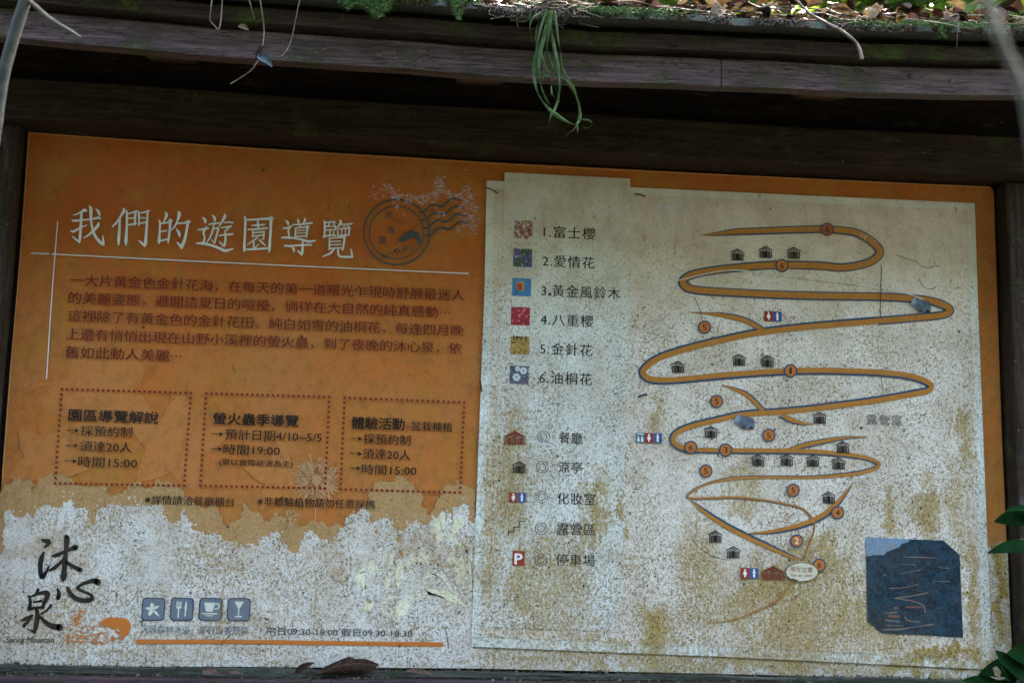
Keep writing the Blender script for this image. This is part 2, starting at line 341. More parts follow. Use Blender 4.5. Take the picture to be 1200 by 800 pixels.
# roof: two felt covered slopes
SL = math.tan(radians(15))
def felt():
    mt = plain('mineral_roof_felt', (.010, .013, .009), (.085, .092, .072), 260, .9, bump=.8); return mt
FELT = felt()
def slope(y, x, dz): return q(x)+dz+SL*(y+.575) if y <= .35 else q(x)+dz+SL*(.925)-SL*(y-.35)
for nm, ys in (('roof_slope', [-.575+.0925*i for i in range(11)]), ('roof_slope', [.35+.0925*i for i in range(11)])):
    m_ = MB(); rr = random.Random(3)
    fx = [-.66+i*.0235 for i in range(160)]
    ed = {x: rr.uniform(-.009, .006) for x in fx}
    top = [[Vector((x, y+(ed[x] if abs(y+.575) < .01 else 0), slope(y, x, .129)+(ed[x]*.35 if abs(y+.575) < .01 else 0))) for x in fx] for y in ys]
    bot = [[Vector((x, y+(ed[x] if abs(y+.575) < .01 else 0), slope(y, x, .1135))) for x in fx] for y in ys]
    m_.grid(top); m_.grid(bot[::-1]); m_.grid([bot[0], top[0]]); m_.grid([top[-1], bot[-1]])
    m_.grid([[r[0] for r in top], [r[0] for r in bot]]); m_.grid([[r[-1] for r in bot], [r[-1] for r in top]])
    m_.build(nm, FELT, SHEL)
# soffit planks
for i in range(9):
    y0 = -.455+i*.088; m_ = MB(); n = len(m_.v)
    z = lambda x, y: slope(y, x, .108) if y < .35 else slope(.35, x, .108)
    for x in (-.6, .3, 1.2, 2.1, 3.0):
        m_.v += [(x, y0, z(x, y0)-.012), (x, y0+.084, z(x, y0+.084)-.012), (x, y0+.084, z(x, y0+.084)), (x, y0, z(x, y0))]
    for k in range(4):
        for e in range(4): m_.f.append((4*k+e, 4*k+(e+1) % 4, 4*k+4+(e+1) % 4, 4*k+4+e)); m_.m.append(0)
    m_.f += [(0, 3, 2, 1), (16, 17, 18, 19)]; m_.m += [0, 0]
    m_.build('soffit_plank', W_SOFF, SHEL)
# rafters
for xc in (at(172, 80, -.42).x, at(597, 110, -.42).x-.035, at(1025, 140, -.42).x, -.42, 2.86):
    m_ = MB(); n = 0
    w2 = .055
    for y in (-.4635, .33):
        zt = slope(y, xc, .094)
        m_.v += [(xc-w2, y, zt-.085), (xc+w2, y, zt-.085), (xc+w2, y, zt), (xc-w2, y, zt)]
    m_.f = [(0, 1, 5, 4), (1, 2, 6, 5), (2, 3, 7, 6), (3, 0, 4, 7), (0, 3, 2, 1), (4, 5, 6, 7)]; m_.m = [0]*6
    m_.build('rafter', W_RAFT, SHEL, bevel=.004)
bx = [-.5+i*.1 for i in range(35)]
ztop = lambda x: 2.601+.006*((x-1.3)/1.3)**2+.002*sin(x*6)
zlow = lambda x: 2.5065+.002*sin(x*3+.5)
m_ = MB(); m_.beam(bx, zlow, ztop, -.10, .02); m_.build('header_beam', W_DARK, SHEL, bevel=.004)
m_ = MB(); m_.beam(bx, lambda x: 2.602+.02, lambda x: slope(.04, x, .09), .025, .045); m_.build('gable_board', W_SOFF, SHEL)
m_ = MB(); m_.box(-.125, -.012, -.07, .05, 0, 2.505); m_.build('post', W_POST, SHEL, bevel=.006)
m_ = MB(); m_.box(2.412, 2.57, -.052, .06, 0, 2.505); m_.build('post', W_POST, SHEL, bevel=.006)
# backing planks behind the board
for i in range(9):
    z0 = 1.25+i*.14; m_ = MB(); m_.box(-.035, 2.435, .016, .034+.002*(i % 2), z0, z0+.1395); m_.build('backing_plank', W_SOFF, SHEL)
lb = lambda x: 1.2445+.0172*x/2.4+.0015*sin(x*8)
lt = lambda x: 1.2655+.0065*x/2.4+.0012*sin(x*13)+.0008*sin(x*31)
m_ = MB(); m_.beam([-.012+i*.0606 for i in range(41)], lb, lt, -.034, -.003); m_.build('ledge_batten', W_LEDGE, SHEL, bevel=.003)
m_ = MB(); m_.beam([-.16+i*.1 for i in range(29)], lambda x: 1.13, lambda x: lb(x)-.001, -.115, .03); m_.build('sill_beam', W_SILL, SHEL, bevel=.004)

# ------------------------------------------------------------------ printed layer tools
def L(px, py, k): p = at(px, py); return Vector((p.x, -.0007*k, p.z))
def poly(mb, pts, k, mi=0): mb.ngon([L(x, y, k) for x, y in pts], mi)
def stroke(mb, pts, k, mi=0, sub=5, off=None, cap=True):
    """pts: (x, y, width) in photograph pixels; off=(a,b) shifts of the left and right edge"""
    P = catmull([(x, y, w_) for x, y, w_ in pts], sub)
    l = []; r = []
    for i, p in enumerate(P):
        a = P[max(i-1, 0)]; c = P[min(i+1, len(P)-1)]; t = Vector((c.x-a.x, c.y-a.y)); t = t.normalized() if t.length > 1e-6 else Vector((1, 0)); n = Vector((-t.y, t.x))
        h = max(p.z, .05)/2; ol, orr = (off or (0, 0)); s = min(1, p.z/5) if off else 1
        l.append(L(p.x-n.x*(h+ol*s), p.y-n.y*(h+ol*s), k)); r.append(L(p.x+n.x*(h+orr*s), p.y+n.y*(h+orr*s), k))
    mb.grid([l, r], mi)
    if cap and not off:
        for p in (P[0], P[-1]):
            if p.z > 1.6: disc(mb, p.x, p.y, p.z/2, p.z/2, k, mi, 10)
def disc(mb, cx, cy, rx, ry, k, mi=0, n=24):
    mb.face([L(cx+rx*cos(2*pi*i/n), cy+ry*sin(2*pi*i/n), k) for i in range(n)], mi)
def ring(mb, cx, cy, r1, r2, k, mi=0, n=40, sq=1):
    a = [L(cx+r1*cos(2*pi*i/n), cy+r1*sq*sin(2*pi*i/n), k) for i in range(n+1)]; b_ = [L(cx+r2*cos(2*pi*i/n), cy+r2*sq*sin(2*pi*i/n), k) for i in range(n+1)]
    mb.grid([a, b_], mi)
def loc(cx, cy, k, s=1.0, slant=.0):
    o = at(cx, cy); u = (at(cx+1, cy)-o).x*s; v = (at(cx, cy-1)-o).z*s
    return lambda x, y, kk=0: Vector((o.x+u*x, -.0007*(k+kk), o.z+v*y))
def rect(mb, f, x0, y0, x1, y1, mi=0, kk=0): mb.face([f(x0, y0, kk), f(x1, y0, kk), f(x1, y1, kk), f(x0, y1, kk)], mi)
def jag(pts, amp=.33, seed=1, lev=3):
    r = random.Random(seed); P = [Vector(p) for p in pts]
    for _ in range(lev):
        o = []
        for a, b_ in zip(P, P[1:]):
            d = b_-a; n = Vector((-d.y, d.x)); o += [a, (a+b_)/2+n*r.uniform(-amp, amp)+d*r.uniform(-.1, .1)]
        o.append(P[-1]); P = o
    return [(p.x, p.y) for p in P]
def text(s, x0, x1, y, h, k, mat, parent, bold=0.0, name='text_line', sp=1.0, shear=0, y1=None, res=2):
    """x0..x1 ink extent, y the middle height of the line at its left end, h ink height (pixels of the photograph)"""
    cu = bpy.data.curves.new('t', 'FONT'); cu.body = s; cu.resolution_u = res; cu.offset = min(bold, 0); cu.space_character = sp; cu.shear = shear
    ob = bpy.data.objects.new('t', cu); me = bpy.data.meshes.new_from_object(ob); bpy.data.objects.remove(ob)
    xs = [v.co.x for v in me.vertices]; ys = [v.co.y for v in me.vertices]
    a0, a1 = min(xs), max(xs); b0, b1 = min(ys), max(ys)
    A = at(x0, y); yr = y if y1 is None else y1
    if y1 is None:
        for _ in range(4):
            Bp = at(x1, yr); e = 1/(at(x1, yr-1).z-Bp.z); yr += (Bp.z-A.z)*e
    B = at(x1, yr); sc = (B.x-A.x)/(a1-a0); mid = (x0+x1)/2; ym = (y+yr)/2
    hz = at(mid, ym-h/2).z-at(mid, ym+h/2).z; sz = hz/(b1-b0); bm = (b0+b1)/2; sl = (B.z-A.z)/(B.x-A.x)
    for v in me.vertices:
        X = (v.co.x-a0)*sc; v.co = (A.x+X, -.0007*k, A.z+sl*X+(v.co.y-bm)*sz)
    if bold > .001:      # heavier weight: slightly shifted overlays, each on its own level
        vs = [tuple(v.co) for v in me.vertices]; fs = [tuple(p.vertices) for p in me.polygons]; V = []; F = []; e = bold*sc*.5; nn = len(vs)
        for j, (dx, dz) in enumerate(((-e, 0), (e, 0), (0, e), (0, -e)) if bold > .015 else ((-e, 0), (e, 0))):
            V += [(x_+dx, y_-.00006*j, z_+dz) for x_, y_, z_ in vs]; F += [tuple(i+j*nn for i in f_) for f_ in fs]
        me = bpy.data.meshes.new(name); me.from_pydata(V, [], F)
    me.materials.clear(); me.materials.append(mat); me.name = name
    o = bpy.data.objects.new(name, me); C.objects.link(o); par(o, parent); return o
def par(o, parent):
    o.parent = parent; o.matrix_parent_inverse = Matrix.Identity(4) if parent.parent else Matrix.Translation(-parent.location)
def build(mb, name, mats, parent, label=None):
    o = mb.build(name, mats); par(o, parent); 
    if label: o['label'] = label
    return o

# ------------------------------------------------------------------ the information board
def orange_fn(b):
    geo = b.n.new('ShaderNodeNewGeometry'); P = geo.outputs['Position']
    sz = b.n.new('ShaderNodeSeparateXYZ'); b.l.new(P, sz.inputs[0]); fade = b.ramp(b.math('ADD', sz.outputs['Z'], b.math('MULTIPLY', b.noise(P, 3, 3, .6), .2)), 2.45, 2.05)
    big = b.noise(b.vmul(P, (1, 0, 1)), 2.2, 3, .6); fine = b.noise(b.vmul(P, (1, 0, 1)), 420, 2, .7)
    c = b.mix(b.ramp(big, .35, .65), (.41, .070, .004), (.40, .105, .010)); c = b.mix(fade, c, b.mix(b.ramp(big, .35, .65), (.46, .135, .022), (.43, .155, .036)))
    c = b.mix(b.ramp(b.noise(b.vmul(P, (1, 0, 1.2)), 7, 6, .72), .47, .66, 0, .65), c, (.36, .165, .014))
    c = b.mix(b.ramp(b.noise(b.vmul(P, (1, 0, .8)), 19, 6, .75), .52, .70, 0, .45), c, (.22, .07, .012))
    return b.mix(b.ramp(fine, .3, .7, 0, .35), c, (.17, .055, .012))
ORANGE = printed('faded_orange_print', (.5, .2, .05), .22, .5, colfn=orange_fn, rough=.5)
GHOST = printed('ghost_flower_print', (.42, .15, .035), .25, .5)
TAN = printed('tan_treeline_print', (.40, .225, .085), .55, .6)
PALE = printed('pale_treeline_print', (.66, .645, .58), 1.0, .6)
PALE2 = printed('pale_margin_print', (.58, .56, .48), 1.0, 1.0)
EDGE = printed('sheet_border_print', (.66, .71, .65), .85, 1.1)
MAPBG = printed('map_field_print', (.66, .62, .53), 1.0, 1.0)
LEGEND = printed('legend_field_print', (.63, .66, .60), 1.0, 1.0)
WHITE = printed('white_print', (.66, .70, .66), .15, .3)
RED = printed('dark_red_print', (.17, .022, .018), .1, .2)
BLACK = printed('black_print', (.007, .008, .010), .06, .1)
GREY = printed('grey_print', (.09, .10, .12), .5, .3)
MAPOR = printed('map_path_orange', (.34, .14, .022), .2, .4)
MAPBLUE = printed('map_path_blue', (.018, .050, .095), .12, .2)
MARK = printed('marker_orange', (.40, .12, .022), .2, .3)
SIGNRED = printed('sign_red', (.22, .012, .010), .2, .2)
SIGNBLUE = printed('sign_blue', (.015, .06, .22), .2, .2)
SIGNTEAL = printed('sign_teal', (.02, .13, .17), .2, .2)
HOUSER = printed('house_red_brown', (.13, .008, .005), .2, .2)
CREAM = printed('cream_print', (.72, .71, .50), .55, .5)
LOGOOR = printed('logo_orange', (.44, .13, .022), .12, .3)
SLATE = printed('slate_blue_print', (.095, .14, .19), .3, .3)
INK = printed('stamp_ink', (.035, .055, .062), .08, .2)

BOARD = thing('information_board', (1.2, 0, 1.2635), 'weathered orange and white printed garden map board with Chinese text under the eave', 'information board')
ed = [(33, 155), (300, 173.5), (580, 190.5), (790, 201.3), (1000, 212.5), (1160, 218.5), (1164.5, 223), (1169, 363), (1173.5, 500), (1182, 690), (1188, 797), (850, 789.5), (550, 783), (250, 781), (-15, 781), (2, 560), (11, 440), (21, 330)]
mb = MB(); fr = [L(x, y, 0) for x, y in ed]; mb.ngon(fr); n = len(fr)
bk = [Vector((p.x, .010, p.z)) for p in fr]; mb.ngon(bk[::-1])
for i in range(n): mb.face([fr[i], fr[(i+1) % n], bk[(i+1) % n], bk[i]])
PANEL = build(mb, 'board_panel', ORANGE, BOARD)
# rubbed light line along the edges
mb = MB()
stroke(mb, [(34, 156, .8), (300, 174.6, .9), (580, 191.6, .7), (790, 202.4, .9), (1160, 219.6, .9)], 1, cap=False); stroke(mb, [(34, 157, 1.0), (27, 260, .7), (12, 440, .9), (3, 560, 1.2)], 1, cap=False)
build(mb, 'worn_edge', printed('worn_edge_print', (.55, .27, .10), .2, .2), BOARD)
# ghost flowers
def petalflower(mb, cx, cy, r, a0, k, n=5, wd=.42):
    for i in range(n):
        a = a0+2*pi*i/n; pts = []
        for t in range(13):
            u = t/12; pts.append((u*r, wd*r*sin(pi*u**.75)*.5))
        for t in range(11, 0, -1):
            u = t/12; pts.append((u*r, -wd*r*sin(pi*u**.75)*.5))
        poly(mb, [(cx+x*cos(a)-y*sin(a), cy+x*sin(a)+y*cos(a)) for x, y in pts], k+.05*i)
def cc(p):      # rounded closed outline
    q_ = [Vector((x, y, 0)) for x, y in p[-1:]+p+p[:2]]; o = catmull(q_, 6)[6:-6]
    return [(v.x, v.y) for v in o]
def ghost(fn):
    mb = MB(); fn(mb); build(mb, 'ghost_flower_print', GHOST, BOARD)
for a_ in ((118, 462, 78, .5, 1.3, 5, .62), (205, 520, 64, 1.1, 1.8, 5, .6), (55, 540, 50, .2, 2.4, 5, .6), (330, 560, 46, .9, 2.9, 5, .5)): ghost(lambda mb: petalflower(mb, *a_))
ghost(lambda mb: stroke(mb, [(14, 470, 1), (45, 452, 3), (80, 448, 6), (110, 430, 2)], 1.6))
# tree line in tan, then the pale one
mb = MB(); tl = [(-1, 588), (10, 568), (20, 560), (33, 562), (38, 580), (45, 560), (60, 553), (72, 555), (85, 562), (100, 570), (120, 568), (135, 580), (150, 570), (165, 565), (175, 572), (185, 560), (200, 565), (215, 575), (230, 590), (245, 592), (260, 610), (275, 612), (285, 590), (300, 600), (310, 610), (325, 600), (335, 605), (345, 615), (370, 610), (395, 612), (425, 598), (430, 580), (440, 565), (455, 565), (465, 558), (475, 562), (485, 570), (497, 582), (503, 604), (512, 585), (520, 570), (535, 562), (545, 570), (557, 575)]
poly(mb, jag(tl, .35, 3)+[(552, 740), (300, 740), (-8, 700)], 4)
build(mb, 'tan_treeline', TAN, BOARD)
wt = [(-9, 690), (-1, 655), (2, 628), (5, 612), (15, 600), (22, 605), (32, 600), (37, 606), (47, 594), (60, 597), (72, 596), (75, 587), (85, 585), (90, 595), (102, 602), (106, 615), (110, 605), (120, 594), (132, 590), (140, 592), (145, 582), (157, 582), (160, 592), (172, 597), (185, 592), (190, 602), (197, 610), (210, 610), (217, 596), (227, 610), (232, 622), (247, 625), (260, 637), (270, 632), (280, 642), (302, 640), (307, 630), (317, 624), (327, 625), (330, 637), (340, 645), (351, 645), (355, 632), (367, 622), (380, 632), (387, 636), (395, 627), (405, 615), (415, 602), (422, 596), (432, 600), (440, 610), (455, 607), (465, 620), (467, 637), (471, 640), (477, 612), (487, 610), (500, 615), (515, 602), (530, 610), (542, 587), (550, 610), (559, 605)]
mb = MB(); poly(mb, jag(wt, .38, 5)+[(556, 700), (553, 782.5), (250, 780.5), (-14.5, 780.5)], 5)
TREEL = build(mb, 'pale_treeline', PALE, BOARD)
mb = MB()
for cx, cy, r in ((470, 649, 2.2), (441, 623, 1.8), (444, 640, 1.2), (436, 612, 1), (231, 632, 1.2), (346, 650, 1.3), (276, 648, 1), (463, 660, 1)): poly(mb, jag([(cx-r, cy), (cx, cy-r*1.6), (cx+r, cy), (cx, cy+r*1.6), (cx-r, cy)], .3, int(cx), 2)[:-1], 5.5)
build(mb, 'treeline_gap', ORANGE, BOARD)
rr = random.Random(77)
for nm_, mt_, k_, sg in (('pale_fleck', PALE, 5.3, -1), ('orange_fleck', TAN, 5.6, 1)):
    mb = MB()
    for i in range(150):
        j_ = rr.randrange(4, len(wt)-1); t_ = rr.random(); x = wt[j_][0]*(1-t_)+wt[j_+1][0]*t_; y = wt[j_][1]*(1-t_)+wt[j_+1][1]*t_+sg*abs(rr.gauss(0, 6)); r_ = rr.uniform(.4, 1.5)
        mb.face([L(x+r_*rr.uniform(.5, 1.3)*cos(a_*pi/3), y+r_*rr.uniform(.5, 1.3)*sin(a_*pi/3), k_+.001*i) for a_ in range(6)])
    o = build(mb, nm_, mt_, BOARD); o['kind'] = 'stuff'
# pale margin at the right below the orange, and under the sheet
mb = MB(); poly(mb, jag([(1150, 652), (1160, 636), (1166, 648), (1173, 634), (1180.3, 640)], .3, 8)+[(1182, 690), (1187.5, 796.5), (1000, 793), (850, 789), (552, 782.5), (552, 730), (1150, 760)], 3)
build(mb, 'pale_margin', PALE2, BOARD)
# dandelions
def dandelion(name, cx, cy, r, n, foot, seed):
    mb = MB(); rr = random.Random(seed)
    for i in range(n):
        a = rr.uniform(0, 2*pi); q1 = rr.uniform(.15, .6)*r; q2 = q1+rr.uniform(.2, .45)*r; da = rr.uniform(-.35, .35)
        stroke(mb, [(cx+q1*cos(a), cy+q1*sin(a), .7), (cx+(q1+q2)/2*cos(a+da*.6), cy+(q1+q2)/2*sin(a+da*.6), .9), (cx+q2*cos(a+da), cy+q2*sin(a+da), .5)], 6+.002*i, sub=3, cap=False)
    disc(mb, cx, cy-1, r*.17, r*.2, 6.3, n=9)
    stroke(mb, [(cx, cy, 1.6), (cx-1, (cy+foot)/2, 1.1), (cx-3, foot, 1.3)], 6.4, cap=False)
    build(mb, name, printed('dandelion_print', (.46, .25, .11), .6, .4), BOARD)
dandelion('dandelion_print', 371, 563, 34, 190, 625, 2); dandelion('dandelion_print', 340, 608, 15, 70, 645, 4)
# scrolling flower ornament
mb = MB()
def petal(x0, y0, x1, y1, w_): stroke(mb, [(x0, y0, .4), ((x0*3+x1)/4, (y0*3+y1)/4, w_*.8), ((x0+x1)/2, (y0+y1)/2, w_), ((x0+x1*3)/4, (y0+y1*3)/4, w_*.7), (x1, y1, .4)], 6+.01*(len(mb.f) % 37), sub=3)
for pts in ([(420, 672, 1), (432, 668, 1.6), (452, 666, 1.6), (468, 664, 2)], [(474, 660, 2), (482, 672, 2), (484, 690, 1.5), (494, 698, 1)], [(470, 700, 1), (455, 700, 3), (448, 712, 3), (455, 720, 2), (462, 716, 1)],
            [(520, 700, 1), (500, 694, 5), (512, 694, 8), (530, 700, 10), (545, 710, 2)], [(500, 690, 1), (497, 680, 3), (503, 674, 4), (515, 674, 3), (525, 684, 3), (530, 695, 4)], [(495, 655, 1), (500, 668, 1.2), (512, 674, 1.5)],
            [(518, 624, 1), (530, 632, 2), (542, 640, 2), (553, 655, 2)], [(463, 668, 2), (455, 675, 4), (450, 688, 2)], [(505, 697, 1), (490, 700, 1.6), (480, 705, 1.2)], [(545, 640, 2), (550, 660, 3), (552, 690, 2)],
            [(428, 660, 3), (424, 675, 6), (428, 690, 3)], [(438, 672, 1), (430, 680, 2), (426, 700, 1)]): stroke(mb, pts, 6.5, cap=False)
for a in ((436, 655, 434, 674, 8), (452, 648, 448, 662, 6), (462, 645, 456, 664, 6), (470, 655, 466, 690, 9), (425, 668, 420, 684, 10), (474, 700, 466, 728, 13), (482, 705, 470, 716, 6), (456, 674, 452, 690, 9),
          (507, 605, 516, 622, 8), (518, 600, 520, 622, 6), (503, 622, 516, 622, 7), (512, 632, 520, 624, 8), (545, 608, 528, 620, 11), (540, 604, 530, 628, 8), (536, 640, 524, 622, 5), (494, 640, 497, 656, 6), (503, 648, 498, 660, 6), (488, 652, 496, 658, 4),
          (485, 648, 478, 662, 9), (525, 650, 536, 662, 9), (540, 652, 540, 670, 9), (530, 668, 542, 664, 8), (545, 664, 536, 680, 9), (534, 684, 546, 676, 8), (428, 700, 432, 712, 6), (424, 712, 434, 712, 6), (438, 704, 432, 714, 5), (484, 690, 480, 700, 6), (525, 700, 545, 708, 8)): petal(*a)
build(mb, 'scroll_flower_print', CREAM, BOARD)

# ---- title block
TITLE = (((78, 236), [[(105, 225, 12), (170, 205, 20), (250, 165, 34), (290, 145, 44), (325, 165, 14)], [(85, 302, 12), (130, 312, 34), (250, 300, 26), (400, 285, 26), (500, 265, 34), (545, 285, 18)], [(238, 190, 36), (232, 330, 38), (222, 480, 40), (212, 600, 40), (205, 665, 14)], [(205, 650, 14), (150, 600, 26), (95, 552, 12)],
  [(62, 462, 12), (115, 478, 36), (200, 430, 28), (325, 378, 14)], [(352, 78, 8), (385, 125, 50), (385, 280, 32), (400, 390, 34), (430, 500, 36), (480, 590, 40), (545, 660, 44), (590, 695, 12)], [(590, 695, 14), (580, 640, 34), (572, 540, 12)], [(500, 335, 14), (498, 380, 44), (420, 470, 36), (340, 540, 24), (270, 578, 14)], [(455, 122, 8), (505, 170, 42), (520, 228, 26)]]),
 ((128, 238), [[(222, 85, 14), (235, 125, 44), (180, 220, 34), (110, 320, 26), (48, 380, 16)], [(170, 235, 34), (165, 400, 36), (152, 580, 44), (150, 655, 24)], [(272, 118, 14), (282, 170, 30), (278, 400, 34), (264, 600, 48), (264, 660, 26)], [(290, 175, 20), (370, 155, 24), (430, 135, 28)], [(415, 145, 36), (408, 250, 30), (405, 345, 28)], [(300, 248, 18), (400, 240, 20)], [(300, 350, 26), (420, 328, 30)],
  [(455, 125, 12), (468, 160, 26), (468, 260, 26), (468, 355, 24)], [(480, 165, 20), (560, 150, 24), (630, 130, 22)], [(605, 125, 22), (595, 300, 34), (580, 500, 36), (572, 620, 46), (560, 695, 14)], [(560, 685, 16), (520, 640, 34), (462, 588, 12)], [(480, 238, 18), (570, 240, 18)], [(480, 325, 26), (580, 310, 24)]]),
 ((180, 240), [[(185, 115, 12), (205, 165, 46), (180, 240, 26), (155, 285, 18)], [(92, 240, 14), (104, 300, 28), (98, 450, 30), (88, 570, 42), (90, 615, 20)], [(110, 300, 22), (200, 290, 24), (285, 260, 36)], [(262, 250, 48), (258, 380, 34), (240, 520, 32), (230, 605, 22)], [(120, 425, 22), (205, 412, 24)], [(100, 570, 28), (215, 548, 26)],
  [(385, 110, 16), (405, 150, 50), (375, 260, 30), (330, 350, 24), (280, 408, 12)], [(370, 300, 22), (470, 292, 26), (570, 275, 34)], [(540, 265, 44), (525, 380, 36), (492, 540, 40), (455, 640, 44), (440, 700, 12)], [(440, 690, 20), (410, 635, 34), (362, 588, 10)], [(352, 375, 8), (400, 450, 44), (410, 505, 22)]]),
 ((227, 243), [[(135, 160, 8), (180, 205, 42), (183, 258, 20)], [(70, 355, 22), (140, 350, 28), (225, 335, 34)], [(200, 320, 34), (155, 400, 30), (175, 480, 28), (150, 570, 30)], [(45, 570, 22), (130, 570, 42), (260, 595, 36), (390, 640, 38), (500, 685, 44), (620, 650, 18)], [(285, 125, 8), (330, 175, 40), (330, 225, 22)], [(232, 275, 20), (310, 262, 24), (400, 252, 24)], [(318, 280, 26), (290, 400, 26), (245, 500, 24), (195, 568, 12)],
  [(315, 345, 20), (380, 330, 24), (385, 350, 30), (355, 460, 28), (325, 565, 30)], [(325, 575, 12), (275, 505, 12)], [(485, 105, 12), (488, 150, 44), (440, 240, 28), (395, 315, 14)], [(470, 250, 20), (540, 240, 24), (610, 245, 28)], [(430, 325, 20), (510, 315, 24), (580, 305, 34)], [(565, 310, 30), (520, 355, 24), (475, 395, 16)], [(390, 450, 20), (490, 435, 24), (610, 425, 28)], [(490, 380, 24), (500, 480, 28), (485, 590, 36), (472, 625, 14)], [(470, 620, 14), (440, 580, 26), (398, 535, 8)]]),
 ((280, 247), [[(88, 90, 12), (102, 150, 34), (94, 400, 32), (84, 590, 42), (88, 650, 20)], [(110, 152, 26), (300, 142, 28), (510, 130, 40), (540, 130, 24)], [(505, 115, 48), (495, 350, 36), (478, 580, 42), (475, 650, 22)], [(100, 612, 26), (280, 604, 30), (460, 592, 30)], [(295, 160, 34), (300, 220, 30), (300, 290, 26)], [(205, 240, 22), (300, 232, 24), (400, 225, 26)], [(145, 300, 22), (280, 296, 26), (445, 278, 26)], [(215, 315, 20), (218, 380, 20), (212, 425, 20)], [(220, 350, 18), (390, 335, 26)], [(395, 330, 24), (388, 440, 22)], [(220, 405, 20), (385, 385, 20)],
  [(300, 410, 22), (230, 470, 22), (130, 540, 14)], [(235, 480, 22), (232, 560, 24), (240, 595, 24), (315, 525, 10)], [(300, 450, 8), (355, 495, 28), (410, 545, 22)], [(390, 440, 16), (340, 465, 12)]]),
 ((325, 248), [[(130, 140, 8), (165, 180, 36), (172, 220, 18)], [(85, 268, 20), (150, 262, 24), (215, 240, 32)], [(195, 245, 34), (172, 310, 28), (185, 370, 26), (172, 420, 22)], [(60, 415, 20), (150, 412, 34), (280, 425, 28), (400, 450, 30), (490, 475, 36), (600, 458, 16)], [(312, 115, 10), (332, 165, 34), (330, 190, 16)], [(430, 105, 14), (432, 145, 36), (405, 190, 14)], [(230, 215, 18), (380, 205, 24), (540, 185, 28)], [(355, 215, 22), (350, 250, 18)], [(280, 260, 18), (285, 330, 26), (278, 405, 22)], [(290, 265, 18), (400, 252, 20), (490, 240, 28)], [(475, 240, 34), (462, 330, 30), (455, 400, 24)], [(300, 305, 13), (440, 295, 14)], [(300, 345, 13), (440, 340, 14)], [(290, 395, 20), (450, 388, 22)],
  [(105, 538, 20), (200, 545, 28), (380, 530, 26), (530, 525, 32)], [(400, 470, 26), (395, 580, 36), (388, 650, 34), (382, 698, 12)], [(382, 690, 14), (350, 645, 28), (310, 612, 10)], [(228, 560, 10), (258, 600, 36), (262, 640, 18)]]),
 ((372, 250), [[(100, 115, 12), (115, 170, 30), (112, 300, 28), (105, 380, 28)], [(120, 150, 20), (270, 140, 24)], [(180, 160, 18), (178, 210, 16)], [(130, 210, 16), (180, 205, 18)], [(265, 150, 22), (262, 205, 20), (285, 215, 20), (262, 280, 20)], [(130, 270, 18), (250, 262, 18)], [(130, 215, 14), (255, 210, 16)], [(195, 270, 18), (195, 360, 18)], [(90, 375, 24), (190, 350, 24), (285, 355, 22)], [(250, 290, 20), (255, 350, 18)],
  [(350, 105, 12), (365, 145, 34), (330, 210, 26), (285, 255, 12)], [(370, 180, 20), (450, 180, 22), (540, 170, 26)], [(310, 265, 16), (318, 310, 22), (315, 365, 20)], [(325, 255, 16), (420, 245, 20), (510, 235, 26)], [(500, 240, 28), (490, 345, 26)], [(380, 260, 14), (378, 350, 16)], [(438, 255, 14), (436, 350, 16)], [(315, 358, 20), (490, 348, 22)], [(470, 205, 22), (505, 225, 22)], [(395, 210, 14), (440, 215, 14)],
  [(185, 375, 14), (190, 450, 26), (185, 570, 24)], [(200, 395, 20), (310, 388, 22), (430, 378, 34)], [(425, 385, 34), (410, 490, 30), (392, 580, 22)], [(205, 450, 16), (370, 440, 18)], [(205, 500, 16), (370, 492, 18)], [(190, 560, 20), (300, 548, 20), (390, 550, 20)], [(260, 560, 28), (200, 630, 30), (75, 688, 14)], [(322, 560, 26), (322, 620, 30), (350, 678, 32), (450, 688, 32), (545, 685, 30)], [(545, 690, 26), (535, 620, 26), (522, 555, 8)]]))
for (ox, oy), strokes in TITLE:
    mb = MB()
    for i_, st_ in enumerate(strokes): stroke(mb, [(ox+x/13.33, oy+y/13.33, w_/13.33*1.05) for x, y, w_ in st_], 7+.012*i_, sub=4)
    build(mb, 'title_character', WHITE, BOARD)
mb = MB(); stroke(mb, [(37, 297, 1.1), (280, 309, 1.1), (549, 321, 1.1)], 6.6, cap=False); build(mb, 'title_underline', WHITE, BOARD)
mb = MB(); stroke(mb, [(68, 260, 1.1), (61, 350, 1.1), (55, 444, 1.1)], 6.8, cap=False); build(mb, 'vertical_rule', WHITE, BOARD)
BODY = printed('body_text_red', (.12, .014, .010), .03, .1)
for s, x0, x1, y, yr in (('一大片黃金色金針花海，在每天的第一道曙光乍現時舒展最迷人', 83, 544, 328.5, 346.5), ('的美麗姿態，避開這夏日的喧擾，徜徉在大自然的純真感動⋯', 81, 527, 349, 366.5),
                     ('這裡除了有黃金色的金針花田、純白如雪的油桐花，每逢四月晚', 80, 543, 370, 388), ('上還有悄悄出現在山野小溪裡的螢火蟲，到了夜晚的沐心泉，依', 78, 541, 391.5, 408.5), ('舊如此動人美麗⋯', 77, 213, 412.5, 417.5)):
    text(s, x0, x1, y, 14.0, 7, BODY, BOARD, name='body_text_line', bold=.014, y1=yr)
